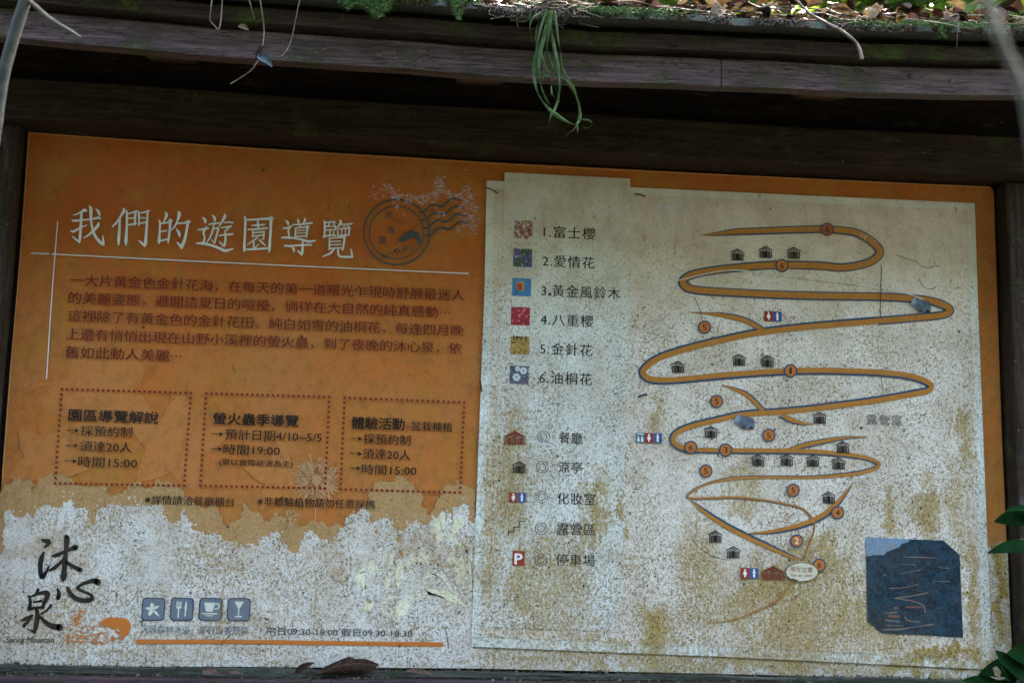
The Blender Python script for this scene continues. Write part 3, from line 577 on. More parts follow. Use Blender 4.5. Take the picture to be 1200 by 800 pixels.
# ---- three dotted boxes
def dots(corners):
    mb = MB(); c = corners+[corners[0]]
    for a, b_ in zip(c, c[1:]):
        d = math.hypot(b_[0]-a[0], b_[1]-a[1]); n = round(d/6.0)
        for i in range(n):
            x = a[0]+(b_[0]-a[0])*i/n; y = a[1]+(b_[1]-a[1])*i/n
            poly(mb, [(x-1.5, y-1.4), (x+1.5, y-1.2), (x+1.4, y+1.4), (x-1.6, y+1.2)], 7)
    build(mb, 'dotted_frame', printed('dot_red', (.17, .012, .01), .03, .1), BOARD)
dots([(73, 456), (224, 460.5), (216, 569), (65, 566)]); dots([(242, 461), (386, 465), (381, 572), (235, 569)]); dots([(404, 466), (544, 471.5), (539, 577), (399, 573)])
def arrow(mb, x0, x1, y):
    stroke(mb, [(x0, y, .8), (x1-3, y+.5, .8)], 7, cap=False); poly(mb, [(x1-4.5, y-2), (x1, y+.6), (x1-4.5, y+2.9)], 7)
mb = MB()
for x0, x1, y in ((78, 93, 504), (77, 92, 521.5), (76, 90.5, 539.5), (247.5, 262, 508), (246, 260.5, 525.5), (411, 424.5, 513.5), (410, 423.5, 531), (409, 422.5, 548)): arrow(mb, x0, x1, y)
build(mb, 'bullet_arrow', BLACK, BOARD)
TX = printed('box_text_black', (.007, .006, .006), .04, .1)
for s, x0, x1, y, h, bd in (('園區導覽解說', 81, 186, 486, 14, .03), ('採預約制', 95, 155, 504.5, 12.5, 0), ('須達20人', 94, 155, 522.5, 12.5, 0), ('時間15:00', 92, 161, 540.5, 12.5, 0),
                           ('螢火蟲季導覽', 250, 350, 490, 14, .03), ('預計日期4/10~5/5', 264, 377, 508.5, 12.5, 0), ('時間19:00', 262, 328, 526, 12, 0), ('(需以實際狀況為主)', 257, 343, 541.5, 9, 0),
                           ('體驗活動', 412.5, 474, 495, 14, .03), ('–盆栽種植', 475, 530, 498.5, 11, 0), ('採預約制', 426, 481, 514, 12.5, 0), ('須達20人', 425, 481, 531.5, 12.5, 0), ('時間15:00', 424, 488, 549.5, 12, 0),
                           ('※詳情請洽餐廳櫃台', 170, 275, 585, 11, 0), ('※非體驗植物請勿任意採摘', 302, 439, 587, 11, 0)):
    text(s, x0, x1, y, h, 7, TX, BOARD, bold=bd+.014 if not bd else .034, name='box_heading' if bd else 'box_text_line')
# ---- postmark
mb = MB(); ring(mb, 465, 272.5, 39.5, 37.6, 7, sq=.99); ring(mb, 464.5, 273, 32.3, 31, 7, sq=.98)
for dy, x0, x1 in ((0, 491, 539), (9, 494, 542), (18, 497, 545), (27, 499, 549)):
    pts = []
    for i in range(15):
        t = i/14; pts.append((x0+(x1-x0)*t, 248+dy-t*15+2.6*sin(t*13+.6), 2.2))
    stroke(mb, pts, 7.2, sub=3)
poly(mb, jag([(468, 280), (475, 274), (484, 271), (491, 275), (494, 282), (491, 288), (489, 282), (484, 279), (476, 282), (468, 283)], .2, 9, 2), 7)
rr = random.Random(12)
for i in range(46):
    x = 448+rr.random()*38; y = 301-(x-448)*.32+rr.uniform(-4, 3); stroke(mb, [(x, y, .9), (x+rr.uniform(-3, 3), y+rr.uniform(-3, 3), 1)], 7.1, cap=False)
stroke(mb, [(462, 288, .8), (470, 280, .8), (490, 262, .8)], 7.3, cap=False)
build(mb, 'postmark_print', INK, BOARD)
for s, x, y, h in (('沐', 451, 252, 9.5), ('心', 466, 259, 6), ('泉', 454, 270, 9), ('農', 444, 282, 10)): text(s, x, x+9, y, h, 7.4, INK, BOARD, name='postmark_text', bold=.01)
# ---- calligraphy
mb = MB()
def cs(pts, k=7): stroke(mb, [(x/5, 610+y/5, w_/5*1.32) for x, y, w_ in pts], k+.02*(len(mb.f) % 11), sub=5)
cs([(243, 110, 6), (262, 116, 18), (285, 122, 24), (290, 132, 14), (270, 150, 12), (258, 160, 4)])
cs([(258, 185, 10), (247, 215, 20), (240, 250, 22), (240, 300, 20), (250, 328, 22), (266, 310, 16), (285, 275, 9), (296, 252, 3)])
cs([(308, 207, 8), (340, 198, 18), (390, 176, 14), (445, 155, 24)]); cs([(390, 92, 18), (394, 110, 26), (388, 180, 19), (382, 250, 23), (374, 335, 24), (372, 350, 10)])
cs([(380, 215, 10), (350, 250, 15), (320, 275, 17), (292, 290, 8)]); cs([(392, 240, 12), (415, 258, 18), (445, 273, 18), (472, 286, 22)])
cs([(340, 398, 10), (348, 425, 18), (343, 450, 20)]); cs([(398, 388, 10), (412, 420, 20), (440, 450, 22), (480, 465, 20), (525, 463, 22), (542, 450, 18), (530, 430, 14), (490, 412, 12), (458, 395, 16), (470, 378, 14), (510, 360, 16), (550, 350, 22), (574, 358, 30)])
cs([(225, 403, 14), (215, 425, 13), (200, 440, 8)]); cs([(172, 438, 8), (180, 470, 15), (176, 515, 18)]); cs([(178, 445, 8), (230, 425, 14), (275, 420, 22), (280, 440, 22), (262, 480, 16), (252, 510, 12)])
cs([(200, 475, 8), (245, 468, 11)]); cs([(178, 516, 14), (215, 508, 12), (255, 506, 12)]); cs([(216, 515, 14), (222, 560, 22), (212, 620, 22), (203, 652, 14)]); cs([(160, 628, 5), (180, 640, 6), (204, 648, 14)])
cs([(128, 582, 8), (160, 570, 18), (192, 550, 8)]); cs([(192, 552, 8), (170, 585, 14), (142, 615, 14)]); cs([(302, 492, 12), (280, 520, 10), (245, 545, 8)]); cs([(232, 555, 10), (262, 585, 18), (300, 612, 24), (352, 622, 30)])
build(mb, 'calligraphy_logo', BLACK, BOARD)
text('Spring Mountain', 7.5, 64, 750, 9.5, 7, BLACK, BOARD, shear=.25, bold=.012, name='logo_text_line', y1=750.3)
mb = MB()
def lp(pts): return [(x/5, 610+y/5) for x, y in pts]
poly(mb, jag(lp([(582, 603), (600, 585), (622, 570), (655, 565), (690, 560), (730, 568), (755, 580), (766, 605), (762, 640), (752, 665), (730, 680), (722, 696), (706, 696), (700, 665), (702, 640), (690, 628), (672, 640), (650, 625), (625, 617), (600, 612)]), .14, 4, 2), 7)
def ls(pts, w_=.9): stroke(mb, [(x/5, 610+y/5, w_) for x, y in pts], 7.1+.01*(len(mb.f) % 9), sub=1, cap=False)
for p in ([(440, 600), (470, 628), (520, 612), (560, 640)], [(420, 660), (455, 640), (500, 655), (520, 640), (560, 618), (610, 618), (640, 650), (600, 655), (570, 660), (540, 665)], [(425, 660), (430, 700), (480, 708), (520, 705), (560, 715), (630, 712), (638, 655)],
          [(440, 670), (520, 672)], [(445, 685), (515, 688)], [(540, 665), (545, 705)], [(570, 675), (600, 655), (625, 672), (625, 700)], [(480, 650), (490, 705)], [(455, 655), (460, 700)], [(530, 655), (560, 672), (590, 690)], [(390, 715), (430, 700)], [(400, 735), (440, 712)], [(570, 680), (572, 712)]): ls(p)
rr = random.Random(5)
for cx, cy, s_, n in ((440, 575, 26, 26), (480, 530, 16, 8), (455, 595, 12, 8), (405, 685, 22, 22), (470, 560, 20, 12), (665, 690, 14, 12), (690, 650, 12, 10), (560, 700, 25, 8), (490, 700, 40, 12), (605, 712, 10, 6)):
    for i in range(n):
        x = cx+rr.gauss(0, s_*.5); y = cy+rr.gauss(0, s_*.55); disc(mb, x/5, 610+y/5, rr.uniform(.6, 1.5), rr.uniform(.6, 1.4), 7.2+.003*i, n=5)
build(mb, 'village_logo', LOGOOR, BOARD)
# ---- four icons and opening hours
def roundrect(f, a, r, kk, n=5):
    pts = []
    for cx, cy, a0 in ((a-r, a-r, 0), (-a+r, a-r, 90), (-a+r, -a+r, 180), (a-r, -a+r, 270)):
        for i in range(n+1):
            t = radians(a0+90*i/n); pts.append(f(cx+r*cos(t), cy+r*sin(t), kk))
    return pts
ic = []
for cx, cy in ((180, 713.3), (213.5, 713.4), (247, 713.5), (280, 713.7)):
    mb = MB(); f = loc(cx, cy, 7); mb.face(roundrect(f, 13.6, 4.5, 0), 0); mb.face(roundrect(f, 12.2, 3.6, .4), 1); ic.append((mb, f))
def lstroke(mb, f, pts, mi, kk=.8, sub=3):
    P = catmull([(x, y, w_) for x, y, w_ in pts], sub); a = []; b_ = []
    for i, p in enumerate(P):
        t = P[min(i+1, len(P)-1)]-P[max(i-1, 0)]; t = Vector((t.x, t.y)); t = t.normalized() if t.length > 1e-6 else Vector((1, 0)); a.append(f(p.x-t.y*p.z/2, p.y+t.x*p.z/2, kk)); b_.append(f(p.x+t.y*p.z/2, p.y-t.x*p.z/2, kk))
    mb.grid([a, b_], mi)
mb, f = ic[0]
for i in range(5):
    a = radians(100+72*i); r1 = (8, 8.5, 9, 12, 9)[i]
    lstroke(mb, f, [(-1, 0, .5), (-1+cos(a)*r1*.5, sin(a)*r1*.5, (5, 3.6, 5, 3, 3.4)[i]), (-1+cos(a)*r1, sin(a)*r1, .3)], 2, .8+.05*i)
mb, f = ic[1]
for x in (-6, -3.8, -1.6): lstroke(mb, f, [(x, 9, 1.2), (x, 1, 1.2)], 2)
lstroke(mb, f, [(-6.5, 2, 2), (-1.1, 2, 2)], 2, .85); lstroke(mb, f, [(-3.8, 1, 1.6), (-3.8, -10, 1.6)], 2, .9); lstroke(mb, f, [(4.4, 9, 1), (4.4, 2, 2.8), (4.2, -2, 1.4), (4.2, -8, 1.5)], 2)
mb, f = ic[2]
mb.face([f(-8, 8, .8), f(-5.5, -2.5, .8), (f(2.5, -2.5, .8)), f(5, 8, .8)], 2); lstroke(mb, f, [(5, 6, 1.4), (9, 6.5, 1.6), (9, 1.5, 1.6), (4.5, .5, 1.4)], 2); lstroke(mb, f, [(-10, -5, 1.4), (8, -5, 1.4)], 2); lstroke(mb, f, [(-6, -7.4, .9), (3, -7.4, .9)], 2)
mb, f = ic[3]
mb.face([f(-5.5, 9.3, .8), f(0, 3, .8), f(5.5, 9.3, .8)], 2); mb.face([f(-5.5, 9.3, .82), f(-1, 1.5, .82), f(1, 1.5, .82), f(5.5, 9.3, .82)], 2); lstroke(mb, f, [(0, 3, 1.4), (0, -7, 1.4)], 2, .9); lstroke(mb, f, [(-4, -8.3, 1.6), (4, -8.3, 1.6)], 2)
DKBL = printed('icon_outline', (.025, .04, .07), .2, .2)
for (mb, f), lab in zip(ic, ('square icon with a flower', 'square icon with fork and knife', 'square icon with a cup', 'square icon with a cocktail glass')): build(mb, 'service_icon', [DKBL, SLATE, printed('icon_cream', (.56, .58, .46), .2, .2)], BOARD, lab)
text('沉醉森林沐浴，享好山饗野菜', 165, 291, 736.5, 10, 7, printed('faded_text', (.10, .12, .16), .2, .2), BOARD, name='slogan_text_line', y1=738.5, bold=-.004)
text('平日09:30-18:00 假日09:30-18:30', 312, 483, 738.8, 9.5, 7, printed('hours_text', (.02, .026, .04), .08, .2), BOARD, name='opening_hours_text', y1=741.8, bold=.006)
mb = MB(); poly(mb, [(160, 748.5), (280, 748.9), (519, 752), (519, 757), (280, 753.9), (160, 753.9)], 7); build(mb, 'orange_bar', LOGOOR, BOARD)

# ------------------------------------------------------------------ the pasted map sheet
mb = MB(); sh = [(570, 212.5), (850, 225.5), (1141, 239), (1145, 360), (1150.5, 500), (1156, 640), (1162, 784), (850, 769), (552, 757), (557.5, 600), (563, 460), (567.5, 340)]
fr = [L(x, y, 9) for x, y in sh]; mb.ngon(fr); bk = [L(x, y, 6.9) for x, y in sh]
for i in range(len(fr)): mb.face([fr[i], fr[(i+1) % len(fr)], bk[(i+1) % len(fr)], bk[i]])
SHEET = build(mb, 'map_sheet', EDGE, BOARD)
mb = MB(); poly(mb, [(579, 222), (740, 228.8), (1133, 247), (1137, 360), (1142, 500), (1145, 640), (1150, 771.5), (850, 757.5), (563, 746), (568, 600), (573, 460), (577, 340)], 10); build(mb, 'map_field', MAPBG, SHEET)
mb = MB(); sh = [(591, 203), (738, 210.5), (737, 330), (735, 430), (733, 560), (727, 700), (725, 740), (572, 734), (577, 600), (583, 460), (587, 340)]
fr = [L(x, y, 11.6) for x, y in sh]; mb.ngon(fr); bk = [L(x, y, 8) for x, y in sh]
for i in range(len(fr)): mb.face([fr[i], fr[(i+1) % len(fr)], bk[(i+1) % len(fr)], bk[i]])
build(mb, 'legend_strip', LEGEND, SHEET)
K = 12.4
# roads
road = [(822, 276.5, .6), (840, 275, 3), (860, 272.6, 5), (896, 271.3, 5.6), (940, 269.8, 6), (968, 269.6, 6.2), (998, 272.5, 6.6), (1014, 279.5, 6.8), (1025, 288, 7), (1030, 297, 7), (1021, 306.5, 7), (1005, 312, 7), (983, 314.6, 7), (960, 312.5, 7), (908, 311.5, 7), (860, 315, 7), (832, 318.5, 7), (810, 323, 7), (799.5, 330, 7), (804, 337.5, 7), (820, 341, 7), (860, 343.6, 7), (912, 346, 7), (960, 347.4, 7), (1027, 348.3, 7), (1070, 350.6, 7), (1092, 354, 7), (1106, 359, 7), (1112, 364.5, 7), (1106, 369, 6.6), (1092, 371.3, 6.6), (1070, 373.2, 6.6), (1027, 377, 6.4), (983, 380.6, 6.4), (940, 384.3, 6.4), (892, 390, 6.4), (860, 396, 6.4), (820, 405.2, 6.4), (790, 413.5, 6.4), (770, 421, 6.4), (757, 430, 6.4), (753, 438, 6.4), (762, 444.3, 6.4), (780, 445.6, 6.2), (800, 444.4, 6), (840, 440.5, 6), (880, 437.3, 6), (920, 435, 6), (960, 434.2, 6), (994, 435, 6), (1027, 436.3, 6), (1059, 439.6, 6), (1079, 445, 6), (1090, 452, 6), (1086, 458.5, 6), (1074, 461.2, 6), (1027, 469.5, 6), (983, 475.5, 6), (940, 480.5, 5.8), (900, 484, 5.8), (870, 486, 5.4), (840, 492.5, 5.4), (810, 499.7, 5.4), (794, 506.5, 5.4), (788, 513.5, 5.4), (791, 520.5, 5.4), (801, 525.3, 5), (820, 527.2, 5), (860, 527.8, 5), (920, 528.2, 5), (960, 529.6, 4.8), (1000, 533.8, 4.4), (1020, 538.3, 4), (1029, 544.3, 4), (1021, 550.4, 4), (1000, 555.2, 3.6), (970, 558.2, 3.2), (940, 559.8, 3), (900, 559.3, 2.8), (870, 560, 2.8), (850, 562, 2.6), (830, 566.6, 2.4), (816, 572.5, 2.2), (806.5, 579.3, 2), (807, 583.2, 2), (830, 583.4, 2.4), (860, 582.5, 2.4), (890, 585.2, 2), (912, 588.8, 2), (936, 594.4, 2), (946.5, 602, 2.2), (953, 613, 1.8), (952, 625, 1.6), (945, 643, 1.5), (940.5, 657, 1.2)]
sides = {'diagonal': ([(808, 586, 1), (825, 600.5, 4), (847, 615, 4.6), (870, 627.5, 5), (904, 643, 4.2), (928, 653.2, 2.6), (940, 655.5, .6)], (2.6, 0)),
         'hook': ([(873, 625, .8), (904, 622, 3.6), (937, 614.6, 5), (960, 605, 5.6), (976, 592, 5), (989, 578, 2.8), (999, 564.5, .5)], (0, 2.2)),
         's1': ([(806, 366.6, .5), (824, 367.8, 1.6), (844, 370, 4), (864, 374, 5), (880, 380, 5), (894, 389, 5)], (1.6, .2)),
         's2': ([(844, 451.6, .5), (860, 456.6, 3), (876, 465, 4.6), (893, 482, 4.6)], (1.8, .2)),
         's3': ([(914, 485.5, 5), (926, 492, 4.8), (940, 496, 3), (951, 497, .6)], (.2, 1.8)),
         's4': ([(922, 527, 2), (935, 523.5, 4.2), (950, 520, 4.6), (970, 516, 4), (990, 513, 2.6), (1015, 512, .6)], (1.2, 1.6)),
         'tail': ([(927, 680, 1.2), (919, 693, 1.8), (906, 706, 1.8), (881, 717, 1.5), (859, 725.5, 1.1), (825, 730.5, .4)], (.1, .5))}
mb = MB()
stroke(mb, road[:33], K, 1, off=(1.4, 1.9), cap=False); stroke(mb, road[32:68], K, 1, off=(-.1, 2.4), cap=False); stroke(mb, road[67:96], K, 1, off=(0, 1.8), cap=False)
for pts, off in sides.values(): stroke(mb, pts, K+.2, 1, off=off, cap=False)
stroke(mb, road, K+.5, 0, cap=False, sub=6)
for i, (pts, off) in enumerate(sides.values()): stroke(mb, pts, K+.8+.05*i, 0, cap=False)
build(mb, 'winding_road_print', [MAPOR, MAPBLUE], SHEET)
# pavilions
def pavilion(mb, f, r, w_, d, a=1.0):
    """roof half width 8, pillars below"""
    k = .2
    mb.face([f(-8.6, 1.4, k), f(0, 5.6, k), f(0, 7.4, k), f(-8.6, 2.6, k)], r); mb.face([f(8.6, 1.4, k), f(8.6, 2.6, k), f(0, 7.4, k), f(0, 5.6, k)], r)
    mb.face([f(-3.4, 1.9, k), f(0, 3.6, k), f(0, 4.7, k), f(-4.2, 2.6, k)], r); mb.face([f(3.4, 1.9, k), f(4.2, 2.6, k), f(0, 4.7, k), f(0, 3.6, k)], r)
    for x in (-6.6, -4.6, 4.6, 6.6, -3.0, 3.0): rect(mb, f, x-.6, -6.6, x+.6, 1.1, r, .25)
    rect(mb, f, -2.0, -6.6, 2.0, 1.6, r, .27); rect(mb, f, -7.4, -7.0, 7.4, -6.2, r, .3); rect(mb, f, -7.2, .5, -2.6, 1.2, r, .3); rect(mb, f, 2.6, .5, 7.2, 1.2, r, .3)
for cx, cy in ((863, 299.5), (896, 296.5), (929, 297.5), (793.5, 430.5), (865, 422.3), (898, 423.8), (959, 490), (832, 506.5), (887, 539.3), (920.5, 539), (951, 540), (981, 543), (986, 524), (969.5, 583), (837, 628.5), (858, 646.8), (608, 547.5)):
    mb = MB(); f = loc(cx, cy, K+2.2, .98); pavilion(mb, f, 0, 16, 14); build(mb, 'pavilion_icon', BLACK, SHEET)
def restaurant(cx, cy, s):
    mb = MB(); f = loc(cx, cy, K+2.2, s)
    mb.face([f(-14, 1, .2), f(0, 8.5, .2), f(0, 4.6, .2), f(-9, .6, .2)], 0); mb.face([f(14, 1, .2), f(9, .6, .2), f(0, 4.6, .2), f(0, 8.5, .2)], 0)
    mb.face([f(-5, .8, .2), f(0, 3.4, .2), f(5, .8, .2)], 0)
    for x in (-12.3, -10.6, -4.4, -2.9, 2.9, 4.4, 10.6, 12.3): rect(mb, f, x-.5, -7.5, x+.5, 0, 0, .25)
    for x0, x1 in ((-9.3, -5.4), (5.4, 9.3), (-1.6, 1.6)): rect(mb, f, x0, -7.5, x1, 0, 0, .25)
    rect(mb, f, -13.2, -8.2, 13.2, -7.3, 0, .3)
    build(mb, 'restaurant_icon', HOUSER, SHEET)
restaurant(603, 513.2, .95); restaurant(904.5, 671, 1.0)
# toilet signs
def figure(mb, f, cx, man, k=.5):
    h = [f(cx+1.15*cos(i*pi/4), 3.6+1.25*sin(i*pi/4), k) for i in range(8)]; mb.face(h, 3)
    if man: mb.face([f(cx-2.5, 1.2, k), f(cx, 2.6, k), f(cx+2.5, 1.2, k), f(cx+1.2, .9, k), f(cx+1.1, -4.6, k), f(cx-1.1, -4.6, k), f(cx-1.2, .9, k)], 3)
    else: mb.face([f(cx-1.2, 2.2, k), f(cx+1.2, 2.2, k), f(cx+2.5, -1.4, k), f(cx+1.0, -1.9, k), f(cx+.9, -4.6, k), f(cx-.9, -4.6, k), f(cx-1.0, -1.9, k), f(cx-2.5, -1.4, k)], 3)
def wc(cx, cy, s, tri=False):
    mb = MB(); f = loc(cx, cy, K+2.2, s); x0 = 5.2 if tri else 0
    rect(mb, f, -10.3+x0, -6, -.1+x0, 6, 0, .2); rect(mb, f, .1+x0, -6, 10.3+x0, 6, 1, .2); figure(mb, f, -5.2+x0, False); figure(mb, f, 5.2+x0, True)
    if tri:
        rect(mb, f, -15.4, -6, -5.3, 6, 2, .2); rect(mb, f, -14.2, 3.6, -6.5, 4.8, 3, .5)
        for x in (-12.6, -8.2): rect(mb, f, x-1.2, -5, x+1.2, -.4, 3, .5); rect(mb, f, x-.7, .2, x+.7, 1.6, 3, .5)
    build(mb, 'toilet_icon', [SIGNRED, SIGNBLUE, SIGNTEAL, WHITE], SHEET)
wc(904.5, 371.5, .98); wc(759.5, 513.3, .98, True); wc(606, 582.8, .96); wc(877, 671.3, 1.02)
# numbered markers
RMARK = printed('marker_red', (.26, .05, .03), .2, .2)
for i, (s, cx, cy, mt) in enumerate((('6', 968, 270, RMARK), ('6', 915, 312.3, MARK), ('5', 824.5, 384.2, MARK), ('1', 925, 435, MARK), ('5', 838.5, 470.8, MARK), ('5', 899.5, 510.3, MARK), ('6', 808.3, 524.5, MARK), ('3', 849, 527.5, MARK), ('5', 826, 552, MARK), ('5', 928, 574.6, MARK), ('4', 980, 600.6, MARK), ('2', 932, 633.6, MARK), ('6', 958.5, 662, MARK))):
    mb = MB(); disc(mb, cx, cy, 7.8, 7.9, K+3, 0); disc(mb, cx, cy, 6.1, 6.2, K+3.3, 1); build(mb, 'numbered_marker', [MAPBLUE if i else DKBL, mt], SHEET, 'round map marker numbered '+s)
    ww = 2.4 if s == '1' else 4.6
    text(s, cx-ww/2, cx+ww/2, cy, 7.2, K+3.6, WHITE if s == '2' else BLACK, SHEET, name='marker_number', bold=.01)
# small faceted stones
G = [printed('gem_'+n_, c_, .2, .2) for n_, c_ in (('pale', (.20, .26, .33)), ('mid', (.09, .125, .18)), ('blue', (.055, .08, .125)), ('deep', (.015, .02, .03)))]
for cx, cy in ((1077, 358.5), (871, 495)):
    mb = MB(); f = loc(cx, cy, K+4)
    for pts, mi in (([(-12, -1), (-10, 6), (-6, 9), (-5, 2)], 0), ([(-12, -1), (-5, 2), (-6, -4)], 1), ([(-6, 9), (1, 6), (4, -2), (-5, 2)], 1), ([(-6, -4), (-5, 2), (4, -2), (2, -8), (-4, -8)], 2), ([(1, 6), (10, 5), (12, 0), (4, -2)], 2), ([(4, -2), (12, 0), (11, -7), (2, -8)], 1), ([(-4, -8), (2, -8), (0, -4)], 3), ([(4, -8), (11, -8), (8, -4)], 3)):
        mb.face([f(x, y, .05*mi) for x, y in pts], mi)
    build(mb, 'rock_icon', G, SHEET)
# speech bubble
mb = MB(); ring(mb, 938, 670, 19.6, 18.4, K+4, 0, sq=.57); mb.face([L(938+18.4*cos(2*pi*i/32), 670+18.4*.57*sin(2*pi*i/32), K+3.8) for i in range(32)], 1)
poly(mb, [(926, 677), (928, 681.5), (934, 679.5)], K+4.1, 0)
build(mb, 'speech_bubble', [printed('bubble_line', (.05, .05, .02), .2, .3), printed('bubble_fill', (.58, .56, .44), .3, .2)], SHEET)
text('現在位置', 924, 951, 666.5, 6, K+4.6, printed('bubble_red', (.30, .07, .05), .5, .4), SHEET, name='bubble_text'); text('You are here', 924, 950, 673.2, 3.6, K+4.6, MATS['bubble_red'], SHEET, name='bubble_text', bold=.01)
text('露營區', 1014, 1056, 491.5, 12, K+1, printed('faded_black', (.05, .05, .05), .35, .3), SHEET, name='map_text', sp=1.15, bold=-.004, y1=493.5)
# legend entries
for s, x0, x1, y, h in (('1.富士櫻', 636.5, 697, 273, 14), ('2.愛情花', 635.5, 696, 307, 14), ('3.黃金風鈴木', 634, 726, 341.5, 14.5), ('4.八重櫻', 633, 694.5, 375.5, 14), ('5.金針花', 632.5, 693.5, 409.5, 14), ('6.油桐花', 631.5, 693, 443.5, 14), ('餐廳', 654.5, 682, 513.5, 13.5), ('涼亭', 653.5, 681.5, 548, 13.5), ('化妝室', 652.5, 697, 584.5, 14), ('露營區', 652, 697, 620, 14), ('停車場', 651, 696.5, 656, 14)):
    text(s, x0, x1, y-.8, h, K, BLACK, SHEET, name='legend_text_line', sp=1.12, bold=.014)
mb = MB()
for cx, cy in ((636.3, 512), (635, 547.2), (634.3, 582.5), (633.5, 619.3), (633, 656)): ring(mb, cx, cy, 7.2, 6.5, K, n=28); ring(mb, cx, cy, 4.4, 3.7, K, n=24)
build(mb, 'legend_ring', BLACK, SHEET)
mb = MB(); stroke(mb, [(595.5, 627.5, 1.1), (595.5, 622, 1.1)], K, sub=1, cap=False)
st = [(595.5, 623), (601.5, 622.6), (601.5, 617.3), (608, 617.6), (608, 610.8), (614.8, 610.8)]
for a, b_ in zip(st, st[1:]): stroke(mb, [(a[0], a[1], 1.1), (b_[0], b_[1], 1.1)], K+.1, sub=1, cap=False)
build(mb, 'stair_icon', BLACK, SHEET)
mb = MB(); f = loc(607.2, 654, K); rect(mb, f, -7.2, -8.8, 7.2, 8.8, 0, 0); build(mb, 'parking_icon', SIGNRED, SHEET); text('P', 602.8, 611.5, 654.5, 12, K+.6, WHITE, SHEET, name='parking_letter', bold=.045)
# halo scuffed round the pavilion icon
mb = MB(); ring(mb, 606, 547, 16.5, 14.2, K-.2, n=30, sq=1.15); build(mb, 'scuffed_ring', EDGE, SHEET)
# flower thumbnails
def thumb(name, cols, scale, seed):
    def fn(b):
        geo = b.n.new('ShaderNodeNewGeometry'); v = b.n.new('ShaderNodeVectorMath'); v.operation = 'ADD'; b.l.new(geo.outputs['Position'], v.inputs[0]); v.inputs[1].default_value = (seed, seed*2.3, seed*.7); P = v.outputs[0]
        c = b.mix(b.ramp(b.noise(P, scale, 3, .6), .42, .55), cols[0], cols[1]); c = b.mix(b.ramp(b.noise(P, scale*1.4, 2, .6, 1), .55, .62), c, cols[2]); return b.mix(b.ramp(b.noise(P, scale*1.1, 2, .5, .5), .60, .66), c, cols[3])
    return printed(name, cols[0], .1, .1, colfn=fn)
th = [((613, 270), thumb('photo_pink_cherry', [(.28, .24, .13), (.22, .07, .10), (.12, .03, .05), (.62, .50, .58)], 85, 1), []),
      ((612, 303), thumb('photo_blue_flowers', [(.03, .09, .03), (.07, .07, .20), (.02, .02, .08), (.5, .55, .65)], 80, 2), []),
      ((610.8, 337.3), thumb('photo_blue_sky', [(.035, .16, .33), (.045, .19, .38), (.04, .17, .35), (.05, .18, .34)], 60, 3), 'y'),
      ((609.4, 371.2), thumb('photo_red_blossom', [(.25, .012, .03), (.32, .02, .05), (.03, .06, .015), (.50, .16, .2)], 95, 4), []),
      ((608.6, 405.2), thumb('photo_yellow_field', [(.26, .17, .04), (.34, .20, .05), (.06, .07, .02), (.30, .30, .10)], 120, 5), 'f'),
      ((607.8, 439.6), thumb('photo_white_blossom', [(.07, .08, .12), (.05, .055, .08), (.12, .15, .19), (.07, .08, .11)], 90, 6), 'w')]
for (cx, cy), mt, ex in th:
    mb = MB(); f = loc(cx, cy, K); rect(mb, f, -11, -10.6, 11, 10.6, 0)
    ms = [mt, printed('petal_yellow', (.52, .26, .03), .1, .1), printed('petal_red', (.34, .05, .02), .1, .1), printed('petal_white', (.48, .55, .58), .3, .1), printed('thumb_dark', (.03, .045, .04), .1, .1)]
    if ex == 'y':
        mb.face([f(-6, 5, .3), f(1.5, 7, .3), (f(3, -3, .3)), f(-3, -5, .3), f(-6, 0, .3)], 1); mb.face([f(-5, 4, .5), f(0, 5, .5), f(1, -3.5, .5), f(-3, -4, .5), f(-5.5, 0, .5)], 2); lstroke(mb, f, [(-9, -10, .8), (-5, -6, .8), (-3, -4, .8)], 4, .3)
    if ex == 'w':
        for x, y, r in ((-3, -3, 4.6), (5, 5, 4.2), (-2, 7, 3)):
            for i in range(6): mb.face([f(x+r*.55*cos(i*pi/3)+r*.5*cos(a*pi/4), y+r*.55*sin(i*pi/3)+r*.5*sin(a*pi/4), .3+.03*i) for a in range(8)], 3)
            mb.face([f(x+r*.22*cos(a*pi/4), y+r*.22*sin(a*pi/4), .6) for a in range(8)], 4)
    if ex == 'f':
        for x in (-8, -5, 1, 6): rect(mb, f, x, 6, x+1.8, 10.6, 4, .3)
    build(mb, 'flower_photo', ms, SHEET, {'y': 'small photo of yellow bloom on blue', 'w': 'small photo of white blossom', 'f': 'small photo of a yellow flower field'}.get(ex or '', None))
# aerial photograph
def aerial(b):
    geo = b.n.new('ShaderNodeNewGeometry'); P = geo.outputs['Position']
    c = b.mix(b.ramp(b.noise(P, 60, 5, .7), .38, .62), (.002, .011, .022), (.008, .036, .058)); return b.mix(b.ramp(b.noise(P, 230, 4, .7), .52, .68, 0, .55), c, (.06, .11, .13))
AER = printed('aerial_photo', (.02, .04, .06), .05, .2, colfn=aerial); AERS = printed('aerial_sky', (.12, .24, .36), .5, .4); AERP = printed('aerial_paths', (.19, .15, .105), .1, .2); AERG = printed('aerial_buildings', (.10, .10, .10), .3, .2)
mb = MB(); poly(mb, [(1013, 629), (1060, 631.5), (1104, 633), (1123, 650), (1125, 700), (1127, 746.5), (1080, 743.5), (1032, 741.5), (1015, 727.5), (1014, 680)], K, 0)
poly(mb, [(1013.3, 629.3), (1064, 631.8)]+jag([(1064, 634), (1050, 642), (1038, 646), (1026, 650), (1013.6, 652)], .2, 6, 2), K+.4, 1)
